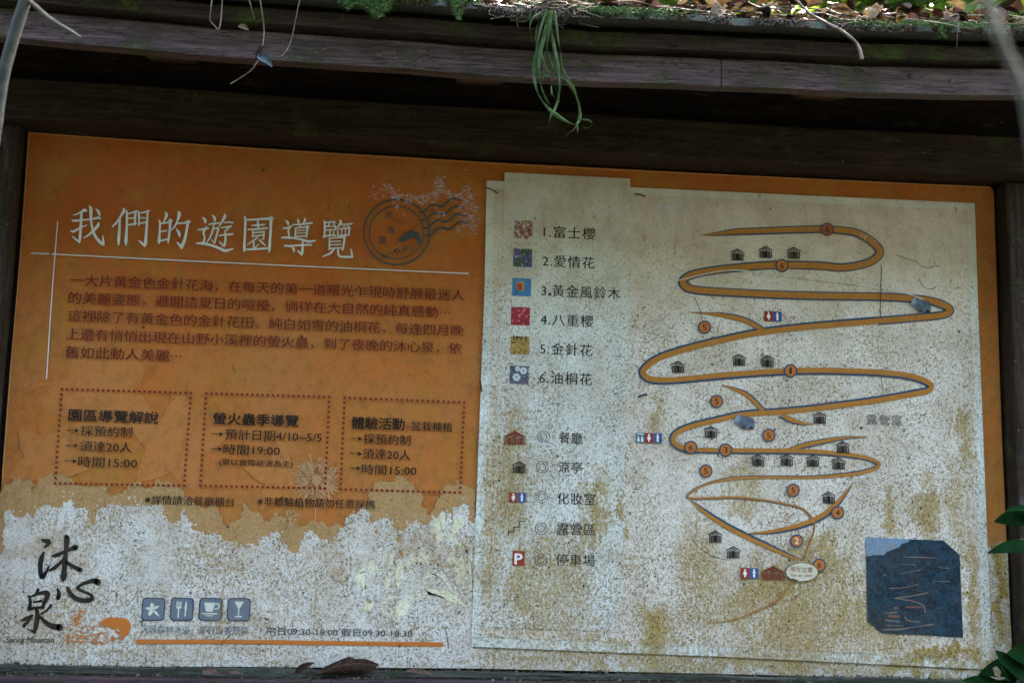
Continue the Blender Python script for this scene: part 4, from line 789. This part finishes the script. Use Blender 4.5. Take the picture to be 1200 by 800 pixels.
for p in ([(1056, 652.5, .3), (1070, 652.5, 1.4), (1096, 653.5, .8)], [(1052, 661, .3), (1072, 661.5, .8)], [(1054, 672, .4), (1078, 667, 1)], [(1034, 673, 1.3), (1037, 674.5, 1)], [(1097, 664.5, .4), (1111, 665.5, 1)], [(1091, 680.5, .4), (1111, 681, 1)], [(1040, 689, 1.2), (1058, 688, .8), (1075, 684, .8)], [(1047, 700.5, 1.6), (1066, 698, 1.2), (1086, 694, 1.4)], [(1047, 700.5, 1.2), (1068, 704, 1.2), (1080, 709, 1.5), (1083, 717, 1.6)],
          [(1036, 718, 2), (1050, 717, 2.4)], [(1036, 726, 2.6), (1053, 728, 2.2)], [(1058, 722, 1), (1064, 727, 1.6), (1076, 728, 1)], [(1031, 737, 2), (1050, 737, 3), (1070, 734, 1.6), (1093, 731, 3)], [(1038, 732, 1.6), (1058, 733, 1)]): stroke(mb, [(x, y, w_*.7) for x, y, w_ in p], K+.6+.02*(len(mb.f) % 9), 2 if p[0][1] < 717 or p[0][0] > 1056 else 3, cap=False)
for p in ([(1046, 712, 4), (1050, 712, 4)], [(1040, 721, 3), (1052, 722, 3)], [(1060, 711, 2), (1078, 711, 2)]): stroke(mb, p, K+.9, 4, cap=False)
build(mb, 'aerial_photo', [AER, AERS, AERP, AERG, printed('aerial_roof', (.14, .06, .045), .2, .2)], SHEET)
# crack and hairlines in the sheet
mb = MB()
stroke(mb, jag([(1029.5, 312), (1030, 330), (1030, 352), (1029.6, 372)], .05, 3, 2) and [(x, y, 1.0) for x, y in jag([(1030, 312), (1030.4, 330), (1030, 352), (1029.6, 372)], .06, 3, 2)], K+5, sub=1, cap=False)
for p in ([(1048, 300), (1062, 305), (1070, 307), (1078, 313), (1086, 315), (1092, 313), (1099, 313)], [(1074, 328), (1080, 337), (1088, 340), (1095, 337)], [(812, 349), (818, 362), (822, 377)], [(810, 632), (820, 643), (835, 652), (850, 656)], [(1030, 440), (1033, 462)], [(998, 494), (998, 504), (1006, 494)]):
    stroke(mb, [(x, y, .7) for x, y in p], K+5, sub=3, cap=False)
build(mb, 'hairline_crack', printed('crack_dark', (.03, .02, .01), .1, .1), SHEET)
mb = MB()
for p in ([(792, 330), (850, 318), (900, 322), (1000, 334), (1060, 345), (1080, 352)], [(850, 331), (836, 338)], [(700, 700), (718, 716), (726, 700), (716, 680)]): stroke(mb, [(x, y, 1.1) for x, y in p], K+4.9, sub=5, cap=False)
build(mb, 'pale_scratch', EDGE, SHEET)

# ------------------------------------------------------------------ loose bits on the board
DEB = plain('dark_twig', (.012, .009, .006), (.035, .025, .015), 200, .7)
for (a, b_, w_, lab) in (((569, 219.5), (583, 226.5), .0016, 'thin dark twig bit stuck at the top left corner of the map sheet'), ((743, 227), (756, 230.5), .0018, 'short dark twig bit stuck at the top of the map sheet beside the legend strip'),
                       ((747, 465), (758.5, 462), .0024, 'short thick bark crumb beside the legend, below the widest left road bend'), ((562, 446), (564.5, 459), .0018, 'short dark twig bit on the left edge of the map sheet'),
                       ((522, 737), (525.5, 760), .0011, 'long thin dark needle beside the right end of the orange bar'), ((257, 757), (271, 742), .0008, 'thin curved dark fibre crossing the orange bar below the cocktail icon'),
                       ((285, 508), (283.5, 534), .0009, 'thin dark fibre across the middle dotted box'), ((140, 679), (144.5, 672), .0010, 'tiny hooked dark fibre on the pale print right of the calligraphy')):
    mb = MB(); A = at(*a, -.013); B = at(*b_, -.015); mid = (A+B)/2+Vector((.001, -.002, .001)); mb.tube(catmull([A, mid, B], 3), [w_*.6]+[w_]*5+[w_*.9], 6); o = mb.build('twig_fragment', DEB, smooth=True); tag(o, lab, 'twig', 'twig bits stuck to the board')

# ------------------------------------------------------------------ leaves, litter, moss
DRY = plain('dry_brown_leaf', (.035, .018, .010), (.11, .062, .035), 60, .75, trans=.12); DRYD = plain('dark_brown_leaf', (.009, .005, .0035), (.034, .018, .010), 90, .7, spec=.1)
DRYP = plain('pale_dry_leaf', (.08, .055, .032), (.18, .13, .08), 60, .8, trans=.15)
DGREEN = plain('glossy_dark_green_leaf', (.002, .010, .0035), (.006, .020, .006), 30, .6, trans=.03, spec=.0, bump=.15)
BGREEN = plain('bright_green_leaf', (.05, .10, .010), (.13, .22, .02), 8, .5, trans=.5); MGREEN = plain('mid_green_leaf', (.035, .085, .018), (.09, .16, .03), 8, .5, trans=.35)
MOSS = plain('moss', (.012, .032, .004), (.055, .11, .014), 90, .95); ROOT = plain('pale_root', (.03, .022, .015), (.12, .088, .06), 120, .8)
STRAP = plain('strap_leaf_green', (.010, .034, .004), (.055, .095, .018), 60, .5, trans=.12, spec=.15); BARK = plain('grey_green_bark', (.005, .007, .003), (.024, .027, .016), 45, .85, bump=.8)
def leaf(mb, A, B, width, up, fold=.25, bend=.15, curl=0, mi=0, seg=7, tw=0):
    A = Vector(A); B = Vector(B); d = B-A; Ln = d.length; t = d/Ln; up = Vector(up); s = t.cross(up).normalized(); n = s.cross(t).normalized()
    rows = []
    for i in range(seg+1):
        u = i/seg; h = width/2*(sin(pi*min(1, u*.98+.01)**.8)**.8); c = A+t*Ln*u+n*(bend*Ln*4*u*(1-u)*.5)
        a = tw*(u-.5); s2 = s*cos(a)+n*sin(a); n2 = -s*sin(a)+n*cos(a)
        rows.append([c-s2*h+n2*h*(fold+curl), c-s2*h*.55+n2*h*fold*.35, c, c+s2*h*.55+n2*h*fold*.35, c+s2*h+n2*h*(fold+curl)])
    mb.grid(rows, mi)
# leaves lying on the ledge
mb = MB(); topo = [(370, 790, 0), (378, 782, .002), (388, 777, .006), (399, 772.5, .010), (409, 768.5, .013), (417, 771.5, .015), (427, 771, .012), (436, 774, .009), (444, 777.5, .004)]
rows = []
for v in (0, .2, .4, .6, .8, 1.0):
    r = []
    for i, (x, y, d) in enumerate(topo):
        u = i/8; yb = 790.5-1.5*u; xx = x+(434-444)*v*u**3; yy = y+(yb-y)*v; bulge = sin(pi*v)*.016*sin(pi*min(1, u*.9+.08)); r.append(at(xx, yy, -.052-.018*v+d-bulge-.0025*sin(i*2.3+v*2)))
    rows.append(r)
mb.grid(rows); lf = mb.build('dry_leaf', DRYD, smooth=True); tag(lf, 'large curled dark brown dry leaf lying on the ledge under the opening hours', 'dry leaf')
mb = MB(); mb.tube([at(371, 789.5, -.072), at(392, 781, -.084), at(415, 777, -.088), at(441, 778.5, -.07)], .0011, 5)
for x0, y0, x1, y1 in ((390, 782, 400, 774), (404, 779, 414, 772), (418, 777, 428, 773), (395, 781, 405, 788), (410, 778, 420, 786)): mb.tube([at(x0, y0, -.083), at(x1, y1, -.07)], .0006, 4)
o = mb.build('vein', DRY, smooth=True); o.parent = lf
for (a, b_, w_, mt, lab) in (((346, 789), (369, 776), .018, DRYD, 'small curled brown leaf scrap left of the large leaf on the ledge'), ((237, 786), (258, 790), .022, DRY, 'small pale brown leaf scrap on the ledge under the icons'), ((476, 785), (511, 792), .014, DRY, 'narrow flat brown leaf scrap on the ledge right of the large leaf'), ((269, 787), (285, 790), .012, DRY, 'tiny brown leaf crumb on the ledge right of the pale scrap')):
    mb = MB(); leaf(mb, at(*a, -.06), at(*b_, -.07), w_, (0, -.8, .6), .3, .15, .2, tw=.6); tag(mb.build('dry_leaf', mt, smooth=True), lab, 'dry leaf')
# moss crumbs along the ledge
mb = MB(); rr = random.Random(21)
def crumb(mb, c, r, mi=0, rr=rr):
    n = len(mb.v); vs = [(0, 0, 1), (1, 0, 0), (0, 1, 0), (-1, 0, 0), (0, -1, 0), (0, 0, -1)]
    for v in vs: mb.v.append(tuple(c[i]+v[i]*r*rr.uniform(.5, 1.3) for i in range(3)))
    for a in ((0, 1, 2), (0, 2, 3), (0, 3, 4), (0, 4, 1), (5, 2, 1), (5, 3, 2), (5, 4, 3), (5, 1, 4)): mb.f.append(tuple(n+k for k in a)); mb.m.append(mi)
for i in range(2600):
    x = rr.uniform(-.01, 2.41); d = .5+.5*sin(x*7+1)*sin(x*17)
    if rr.random() > .35+.65*d: continue
    if rr.random() < .55: y = rr.uniform(-.034, -.001); z = lt(x)+rr.uniform(0, .003)+.004*max(0, rr.gauss(0, .8))*(y > -.006)
    else: y = -.036-rr.random()*.06; z = lb(x)+rr.uniform(0, .002)
    crumb(mb, (x, y, z), rr.uniform(.0010, .0024)*(2.2 if rr.random() < .12 else 1), 0 if rr.random() < .6 else 1)
tag(mb.build('ledge_moss', [plain('dark_moss', (.018, .026, .010), (.05, .06, .025), 200, .95), plain('soil_crumbs', (.05, .04, .026), (.16, .13, .09), 200, .95)]), 'dark moss and soil crumbs gathered along the ledge under the board', 'moss', kind='stuff')
# litter on the roof edge
def rz(x, y): return slope(y, x, .129)
mb = MB(); rr = random.Random(31)
def dens(x): return .10 if x < .75 else .35 if x < 1.15 else .75 if x < 1.5 else 1
for i in range(3400):
    x = rr.uniform(-.5, 2.95)
    if rr.random() > dens(x): continue
    y = -.565+rr.random()**1.3*.75; pile = .062*(dens(x))*(1-abs(y+.40)*1.2); z = rz(x, y)+max(0, pile)*rr.random()+.003
    a = rr.uniform(0, 2*pi); l = rr.uniform(.015, .055); el = rr.uniform(-.25, .35); d = Vector((cos(a)*cos(el), sin(a)*cos(el), sin(el)))*l
    if y < -.54: d.y = abs(d.y)*.7
    leaf(mb, (x, y, z), Vector((x, y, z))+d, l*rr.uniform(.35, .7), (rr.uniform(-.6, .6), rr.uniform(-.6, .6), 1), rr.uniform(-.2, .5), rr.uniform(-.2, .3), rr.uniform(-.2, .7), rr.choice((0, 0, 1, 1, 2, 3)), 4, rr.uniform(-1.2, 1.2))
for i in range(520):
    x = rr.uniform(.8, 2.9); y = rr.uniform(-.57, -.2); z = rz(x, y)+rr.uniform(.002, .035); a = rr.uniform(-.9, .9)+(pi if rr.random() < .5 else 0); l = rr.uniform(.04, .16)
    p = [Vector((x+l*t*cos(a), max(-.585, y+l*t*sin(a)*.5), z+rr.uniform(-.006, .006))) for t in (0, .33, .66, 1)]
    mb.tube(catmull(p, 2), rr.uniform(.0008, .0022), 4, rr.choice((4, 4, 1, 3)))
for i in range(2600):
    x = rr.uniform(.7, 2.95); y = -.5775-rr.random()*.004; k_ = .129-rr.random()**.7*.017
    if sin(x*31)+sin(x*77+2) < -.9: continue
    crumb(mb, (x, y, slope(-.575, x, k_)), rr.uniform(.0012, .0042), rr.choice((1, 1, 0, 3, 5, 5)), rr)
tag(mb.build('leaf_litter', [DRY, DRYD, DRYP, plain('red_brown_leaf', (.05, .018, .010), (.13, .045, .024), 60, .7), ROOT, plain('dark_crumbs', (.012, .012, .006), (.05, .05, .025), 200, .95)]), 'deep litter of fallen leaves, roots and twigs along the roof edge', 'leaf litter', kind='stuff')
# single big leaves that stand out on the edge
for (px, py, l, w_, ang, mt, lab) in ((858, 22, .060, .03, .1, DRYD, 'dark brown folded leaf on the roof edge left of the drooping root'), (830, 14, .055, .034, .5, DRYP, 'pale tan leaf on the roof edge'), (1018, 16, .045, .026, 1.3, DRYP, 'pale upright leaf standing on the roof edge'), (1076, 26, .040, .036, 2.6, MATS.get('x') or plain('rust_leaf', (.12, .035, .02), (.24, .09, .05), 60, .6), 'rust brown curled leaf on the roof edge'),
                                 (1105, 22, .050, .04, .9, DRY, 'crumpled brown leaf right of the rust brown one'), (1160, 20, .060, .045, 1.2, DRY, 'big crumpled grey brown leaf at the right end of the roof edge'), (1132, 24, .045, .03, 2.2, DRYD, 'dark curled leaf between two crumpled leaves on the roof'), (1192, 28, .05, .035, .4, DRYP, 'pale leaf at the far right of the roof edge'), (1050, 20, .03, .03, 1.0, plain('amber_leaf', (.36, .16, .02), (.5, .26, .04), 60, .6, trans=.3), 'small amber leaf on the roof edge')):
    A = at(px, py+6, -.55); B = A+Vector((cos(ang)*l, .015, sin(ang)*l*.55+.008)); mb = MB(); leaf(mb, A, B, w_, (.2, -.8, .5), .4, .2, .5, seg=8, tw=1.2); tag(mb.build('fallen_leaf', mt, smooth=True), lab, 'fallen leaf')
# moss hanging off the roof edge
def mosspatch(name, x0, x1, n, drop, lab, seed):
    mb = MB(); rr = random.Random(seed)
    for i in range(n):
        px = rr.triangular(x0, x1, (x0+x1)/2); e = at(px, 2, -.575); x = e.x; z = q(x)+.128; u = (px-x0)/(x1-x0)
        h = drop(u)*rr.random()**1.6; c = Vector((x, -.578-rr.random()*.018, z+.006-h)); 
        for k in range(rr.randint(2, 4)):
            a = rr.uniform(0, 2*pi); l = rr.uniform(.003, .010); d = Vector((cos(a)*l, -abs(sin(a))*l*.5, rr.uniform(-1, .3)*l)); s = Vector((rr.uniform(-1, 1), 0, rr.uniform(-1, 1))).normalized()*.0012
            mb.face([c-s, c+s, c+d]); 
    for i in range(int(n*.5)):
        px = rr.uniform(x0-15, x1+15); e = at(px, 2, -.575); crumb(mb, (e.x, -.572-rr.random()*.01, q(e.x)+.124+rr.uniform(-.004, .014)), rr.uniform(.002, .006), 0, rr)
    tag(mb.build(name, [MOSS]), lab, 'moss', kind='stuff')
mosspatch('hanging_moss', 385, 490, 2400, lambda u: .012+.048*math.exp(-((u-.55)/.16)**2)+.03*math.exp(-((u-.22)/.14)**2), 'bright green moss tuft hanging from the roof edge left of the hanging plant', 1)
mosspatch('hanging_moss', 524, 548, 260, lambda u: .05*math.exp(-((u-.5)/.3)**2), 'small moss tuft between the large tuft and the hanging plant', 2)
mosspatch('hanging_moss', 200, 300, 800, lambda u: .012+.028*math.exp(-((u-.2)/.12)**2), 'thin dark moss fringe at the upper left roof edge', 3)
mosspatch('hanging_moss', 620, 800, 500, lambda u: .012, 'short moss fringe along the roof edge right of the hanging plant', 4)
mosspatch('hanging_moss', 1094, 1106, 90, lambda u: .035, 'tiny sprig of moss hanging near the right end of the strip', 5)
mosspatch('hanging_moss', 980, 1200, 380, lambda u: .010, 'yellow green moss fringe on the sunlit right roof edge', 6)

# hanging strap-leaved plant
HP = thing('hanging_plant', at(640, 12, -.60), 'bunch of long dark green strap leaves hanging down from the roof edge', 'plant')
def strap(pts, w_, Y0=-.62, mt=STRAP, nm='leaf', ph=0):
    P = catmull([(x, y, Y0-.012*sin(i+ph)) for i, (x, y) in enumerate(pts)], 6); n = len(P); mb = MB(); a = []; b_ = []; c = []
    for i, p in enumerate(P):
        t = P[min(i+1, n-1)]-P[max(i-1, 0)]; t2 = Vector((t.x, t.y)).normalized(); u = i/(n-1); ww = w_*.5*(.55+.45*sin(pi*min(1, u*1.3)))*(1 if u < .8 else max(.12, (1-u)/.2)); ph2 = .6+.4*sin(i*.35+ph)
        C0 = at(p.x, p.y, p.z); e = at(p.x-t2.y*ww*ph2, p.y+t2.x*ww*ph2, p.z)-C0; a.append(C0+e+Vector((0, .0012, 0))); c.append(C0-e+Vector((0, .0012, 0))); b_.append(C0+Vector((0, -.0012, 0)))
    mb.grid([a, b_, c]); o = mb.build(nm, mt, smooth=True); o.parent = HP; o.matrix_parent_inverse = Matrix.Translation(-HP.location)
for pts, w_ in (([(643, 14), (636, 30), (630, 55), (626, 85), (630, 108), (641, 125), (655, 137), (670, 145), (677, 144), (680, 133), (676, 112), (668, 98), (656, 92)], 4.6), ([(647, 12), (644, 35), (642, 60), (648, 80), (656, 93), (655, 115), (650, 128), (645, 137), (642, 149), (631, 149.5)], 4),
              ([(645, 12), (646, 34), (650, 58), (655, 78), (662, 92), (671, 104), (677, 120), (678, 138), (674, 150), (662, 159)], 4), ([(640, 14), (633, 35), (628, 60), (630, 82), (642, 90), (651, 88), (647, 70), (640, 55)], 3.6),
              ([(648, 14), (648, 40), (651, 66), (655, 90), (654, 112), (648, 130)], 3.4), ([(642, 12), (628, 17), (616, 25), (601, 25)], 3), ([(636, 14), (624, 22), (621, 35), (625, 52)], 3), ([(645, 12), (640, 32), (633, 58), (629, 76)], 4.2), ([(676, 140), (690, 141), (694, 146), (688, 150), (682, 148)], 2.2),
              ([(668, 95), (676, 99), (681, 99)], 2), ([(646, 100), (647, 110), (652, 116), (650, 122)], 1.8), ([(677, 145), (677, 153), (678, 159)], 1.4), ([(640, 10), (641, 40), (634, 60), (640, 80), (650, 100), (656, 120)], 3), ([(642, 12), (638, 40), (632, 70), (633, 96), (640, 116), (646, 124)], 4), ([(650, 12), (653, 38), (657, 62), (660, 84), (672, 100), (678, 112)], 3.6), ([(646, 12), (642, 44), (638, 72), (636, 100)], 4.4), ([(638, 12), (630, 30), (627, 50)], 2.6)):
    strap(pts, w_*1.15, ph=random.random()*6)
mb = MB(); rr = random.Random(44)
for i in range(70):
    px = 640+rr.gauss(0, 26); y = 10+rr.gauss(0, 5); p = [at(px+k*rr.uniform(-9, 9), y+k*rr.uniform(-4, 5), -.585-rr.random()*.03) for k in range(4)]; mb.tube(catmull(p, 2), rr.uniform(.0006, .0018), 4)
o = mb.build('root_clump', ROOT, smooth=True); o.parent = HP; o.matrix_parent_inverse = Matrix.Translation(-HP.location)
# dangling dry tendrils
def tendril(pts, r0, r1, Y, mt, lab, name='dry_tendril', extra=None):
    P = catmull([(x, y, Y) for x, y in pts], 5); n = len(P); mb = MB(); mb.tube([at(p.x, p.y, p.z-.006*sin(i*.4)) for i, p in enumerate(P)], [r0+(r1-r0)*i/(n-1) for i in range(n)], 6)
    o = mb.build(name, mt, smooth=True); tag(o, lab, 'tendril', 'dry roots dangling from the roof edge'); return o
PR = plain('dry_tendril_tan', (.04, .029, .018), (.14, .105, .072), 120, .8)
tendril([(250, -14), (247, 12), (246, 24), (252, 31), (256, 35), (259, 22), (261, -14)], .0012, .0013, -.60, PR, 'looped pale dry tendril at the upper left, leftmost of the dangling ones')
tendril([(303, -12), (307, 15), (309, 30), (309, 45), (306, 60), (302, 72)], .0010, .0012, -.60, PR, 'pale dry tendril carrying a small grey leaf scrap')
tendril([(290, -10), (294, 8), (298, 22)], .0010, .0009, -.60, PR, 'short dark tendril just left of the one with the leaf scrap')
tendril([(302, 72), (295, 82), (284, 90), (270, 98.5)], .0014, .0009, -.605, PR, 'curved tan end of root under the small grey leaf scrap')
tendril([(354, -12), (349, 10), (343, 40), (338, 56), (330, 66.5)], .0011, .0009, -.60, PR, 'long thin pale tendril hanging right of the leaf scrap')
tendril([(928, -6), (938, 6), (950, 17), (968, 27), (985, 36), (1000, 47), (1007, 57), (1010, 70)], .0030, .0042, -.62, PR, 'thick pale brown drooping root at the right, below the leaf litter', 'drooping_root')
tendril([(1124, 26), (1122, 40), (1121, 55)], .0008, .0006, -.60, PR, 'very short pale tendril at the right end of the roof edge')
tendril([(1060, 22), (1095, 26), (1135, 34)], .0012, .0008, -.60, PR, 'thin pale tendril lying along the sunlit right roof edge')
mb = MB(); leaf(mb, at(302, 63, -.61), at(319, 79, -.61), .018, (0, -1, .1), .5, .1, .3, tw=.8); tag(mb.build('leaf_scrap', plain('grey_leaf', (.025, .04, .05), (.07, .10, .115), 90, .6), smooth=True), 'small blue grey withered leaf scrap caught on a dangling tendril', 'leaf scrap')
mb = MB(); leaf(mb, at(300, 68, -.608), at(309, 54, -.608), .012, (0, -1, .1), .6, .1, .4, tw=.8); tag(mb.build('leaf_scrap', DRYD, smooth=True), 'tiny dark withered leaf just above the blue grey scrap', 'leaf scrap')
mb = MB(); leaf(mb, at(279, 31, -.56), at(292, 36, -.56), .013, (0, -1, .3), .5, .1, .3); tag(mb.build('leaf_scrap', DRYP, smooth=True), 'small pale tan leaf scrap resting on the fascia groove at upper left', 'leaf scrap')

# sapling stem at the upper left, blurred stalk at the upper right
SAP = thing('sapling', Vector((at(-30, 500, -1.0).x-.1, -1.0, 0)), 'grey green sapling stem with one thin bare twig, crossing the upper left corner', 'sapling')
mb = MB(); b0 = SAP.location; P = [b0, b0+Vector((.0, 0, .6)), at(-45, 640, -1.0), at(-32, 400, -1.0), at(-16, 230, -1.0), at(-4, 140, -1.0), at(6, 80, -1.0), at(22, 25, -1.0), at(34, -12, -1.0), at(60, -90, -1.0), at(110, -200, -1.0)]
mb.tube(catmull(P, 5), [.022]*10+[.017]*10+[.0115]*6+[.0105]*25, 12); o = mb.build('trunk', BARK, smooth=True); o.parent = SAP; o.matrix_parent_inverse = Matrix.Translation(-b0)
mb = MB(); mb.tube(catmull([at(27, -3, -1.0), at(42, 8, -1.01), at(58, 22, -1.02), (at(78, 34, -1.03)), at(95, 44.5, -1.04)], 4), [.0042]*5+[.0036]*5+[.003]*5+[.0022]*2, 8); o = mb.build('twig', plain('olive_twig', (.02, .02, .01), (.05, .046, .028), 80, .8), smooth=True); o.parent = SAP; o.matrix_parent_inverse = Matrix.Translation(-b0)
tw = at(1215, 700, -2.72); b0 = Vector((tw.x+.05, -2.72, 0))
VN = thing('tall_stalk', b0, 'pale olive stalk close to the lens, blurred across the upper right corner', 'stalk')
mb = MB(); P = [b0, b0+Vector((0, 0, .7)), at(1232, 400, -2.72), at(1216, 210, -2.72), at(1202, 118, -2.72), at(1184, 72, -2.72), at(1168, 36, -2.72), at(1158, 5, -2.72), at(1150, -40, -2.72)]
mb.tube(catmull(P, 5), [.0030+.0003*sin(i*.9) for i in range(41)], 10); o = mb.build('stem', plain('pale_olive_stem', (.018, .02, .010), (.045, .045, .024), 60, .7), smooth=True); o.parent = VN; o.matrix_parent_inverse = Matrix.Translation(-b0)

# dark glossy shrub at the lower right
b0 = Vector((at(1240, 800, -.35).x+.12, -.35, 0))
SH = thing('shrub', b0, 'shrub with glossy dark green leaves reaching in at the lower right corner', 'shrub')
def cp(o): o.parent = SH; o.matrix_parent_inverse = Matrix.Translation(-b0)
STEM = plain('shrub_stem', (.03, .04, .02), (.07, .07, .04), 80, .8)
for P in ([b0, at(1245, 960, -.36), at(1232, 830, -.36), at(1205, 770, -.36), at(1175, 800, -.36)], [b0+Vector((.03, 0, 0)), at(1290, 900, -.34), at(1262, 740, -.34), at(1230, 650, -.34), at(1196, 632, -.34)], [b0+Vector((.05, .02, 0)), at(1330, 800, -.30), at(1320, 620, -.30), at(1300, 480, -.30)]):
    mb = MB(); P = catmull(P, 5); mb.tube(P, [.009-.006*i/len(P) for i in range(len(P))], 7); o = mb.build('stem', STEM, smooth=True); cp(o)
for (a, b_, w_, ud) in (((1212, 606), (1165, 611), .044, (0, -.9, .35)), ((1216, 640), (1157, 648), .038, (0, -.7, .6)), ((1214, 598), (1178, 599), .026, (0, -.6, .8)), ((1205, 612), (1200, 600), .03, (.3, -.9, .3)),
                        ((1190, 800), (1166, 762), .050, (.2, -.9, .3)), ((1210, 778), (1147, 790), .052, (0, -.8, .5)), ((1180, 812), (1128, 797), .046, (0, -.8, .6)), ((1216, 796), (1172, 774), .056, (-.2, -.9, .3)), ((1212, 770), (1180, 765), .050, (0, -.95, .2)), ((1205, 815), (1150, 806), .05, (0, -.7, .7)), ((1225, 800), (1190, 782), .06, (0, -.9, .2)), ((1230, 660), (1208, 690), .05, (0, -.9, .3)), ((1240, 640), (1262, 610), .05, (0, -.9, .3)), ((1255, 740), (1290, 700), .06, (0, -.9, .3)), ((1265, 700), (1225, 720), .06, (0, -.9, .3))):
    mb = MB(); rr_ = random.random(); leaf(mb, at(*a, -.37+rr_*.03), at(*b_, -.42+rr_*.04), w_, ud, .22, .10, 0, seg=10, tw=.3*(rr_-.5)); o = mb.build('leaf', DGREEN, smooth=True); cp(o)
mb = MB(); A = at(1166, 790, -.43)
mb.face([at(1163, 782, -.432), at(1168, 780, -.432), at(1173, 786, -.43), at(1172, 793, -.43), at(1166, 791, -.432)]); o = mb.build('pale_leaf_scar', DRYP); cp(o)

# ------------------------------------------------------------------ trees behind and around
def tree(loc_, h, r, n, mt, lab, seed, lw=.05, low=.35):
    rr = random.Random(seed); T_ = thing('broadleaf_tree', loc_, lab, 'tree', 'trees around the sign shelter'); L0 = Vector(loc_)
    mb = MB(); top = L0+Vector((rr.uniform(-.3, .3), rr.uniform(-.3, .3), h*.8)); tr = catmull([L0, L0+Vector((.05, .03, h*.3)), L0.lerp(top, .6)+Vector((.08, 0, 0)), top], 4)
    mb.tube(tr, [r*.09*(1-.75*i/len(tr)) for i in range(len(tr))], 9); cl = []
    for i in range(26):
        z = rr.uniform(low, 1); a = rr.uniform(0, 2*pi); q2 = r*(.35+.65*rr.random())*math.sqrt(max(.15, 1-(2*(z-low)/(1-low)-1)**2)); c = L0+Vector((cos(a)*q2, sin(a)*q2, z*h)); cl.append((c, rr.uniform(.22, .42)*r))
        s_ = tr[rr.randint(len(tr)//3, len(tr)-1)]; mb.tube(catmull([s_, s_.lerp(c, .5)+Vector((0, 0, .1*r)), c], 3), [r*.025, r*.02, r*.018, r*.014, r*.01, r*.008, r*.005], 5)
    o = mb.build('trunk', BARK, smooth=True); o.parent = T_; o.matrix_parent_inverse = Matrix.Translation(-L0)
    mb = MB()
    for i in range(n):
        c, cr = cl[rr.randrange(len(cl))]; v = Vector((rr.gauss(0, 1), rr.gauss(0, 1), rr.gauss(0, .7))).normalized()*cr*rr.random()**.4; p = c+v; a = Vector((rr.gauss(0, 1), rr.gauss(0, 1), rr.gauss(0, .6))).normalized()*lw; b_ = a.cross(Vector((rr.gauss(0, 1), rr.gauss(0, 1), rr.gauss(0, 1)))).normalized()*lw*.42
        mb.face([p-a, p+b_, p+a, p-b_])
    o = mb.build('crown', mt); o.parent = T_; o.matrix_parent_inverse = Matrix.Translation(-L0)
    return T_
tree((3.4, 3.2, 0), 5.4, 1.8, 22000, BGREEN, 'sunlit bright green tree showing above the right end of the roof', 1, .085, .25)
tree((1.9, 4.4, 0), 8.6, 2.3, 20000, BGREEN, 'tall yellow green tree behind the middle of the roof', 2, .10, .3)
tree((-1.2, 3.8, 0), 8.4, 2.3, 9000, MGREEN, 'mid green tree behind the left end of the shelter', 3, .10, .2)
tree((6.0, 5.0, 0), 6.0, 2.0, 8000, MGREEN, 'tall mid green tree beyond the bright one at right', 4, .08, .2)
tree((-4.0, 1.6, 0), 5.0, 1.6, 6000, MGREEN, 'mid green tree to the left of the shelter', 5, .08, .2)

# unseen trees behind and beside the camera, added to block the low sky
FGREEN = plain('deep_green_leaf', (.018, .038, .010), (.045, .075, .018), 8, .6, trans=.2, spec=.1)
sky_block_tree = tree((-9.5, -7.5, 0), 8.6, 3.0, 11000, FGREEN, 'tall dark green tree added unseen behind the camera to block low sky, first from the sapling side', 9, .20, .02)
for i, lab in enumerate(('second', 'third', 'fourth', 'fifth', 'sixth', 'seventh', 'eighth', 'ninth')):
    r_ = sky_block_tree.copy(); C.objects.link(r_); r_.location = (-7.2+i*2.3, -8.6-1.3*(i % 2)+(.9 if i == 7 else 0), 0); r_.rotation_euler = (0, 0, i*1.3); r_.scale = (1, 1, .72+.08*((i*7) % 4)); r_['label'] = 'tall dark green tree added unseen behind the camera to block low sky, %s from the sapling side' % lab
    for ch in sky_block_tree.children:
        c_ = ch.copy(); C.objects.link(c_); c_.parent = r_; c_.matrix_parent_inverse = ch.matrix_parent_inverse.copy()
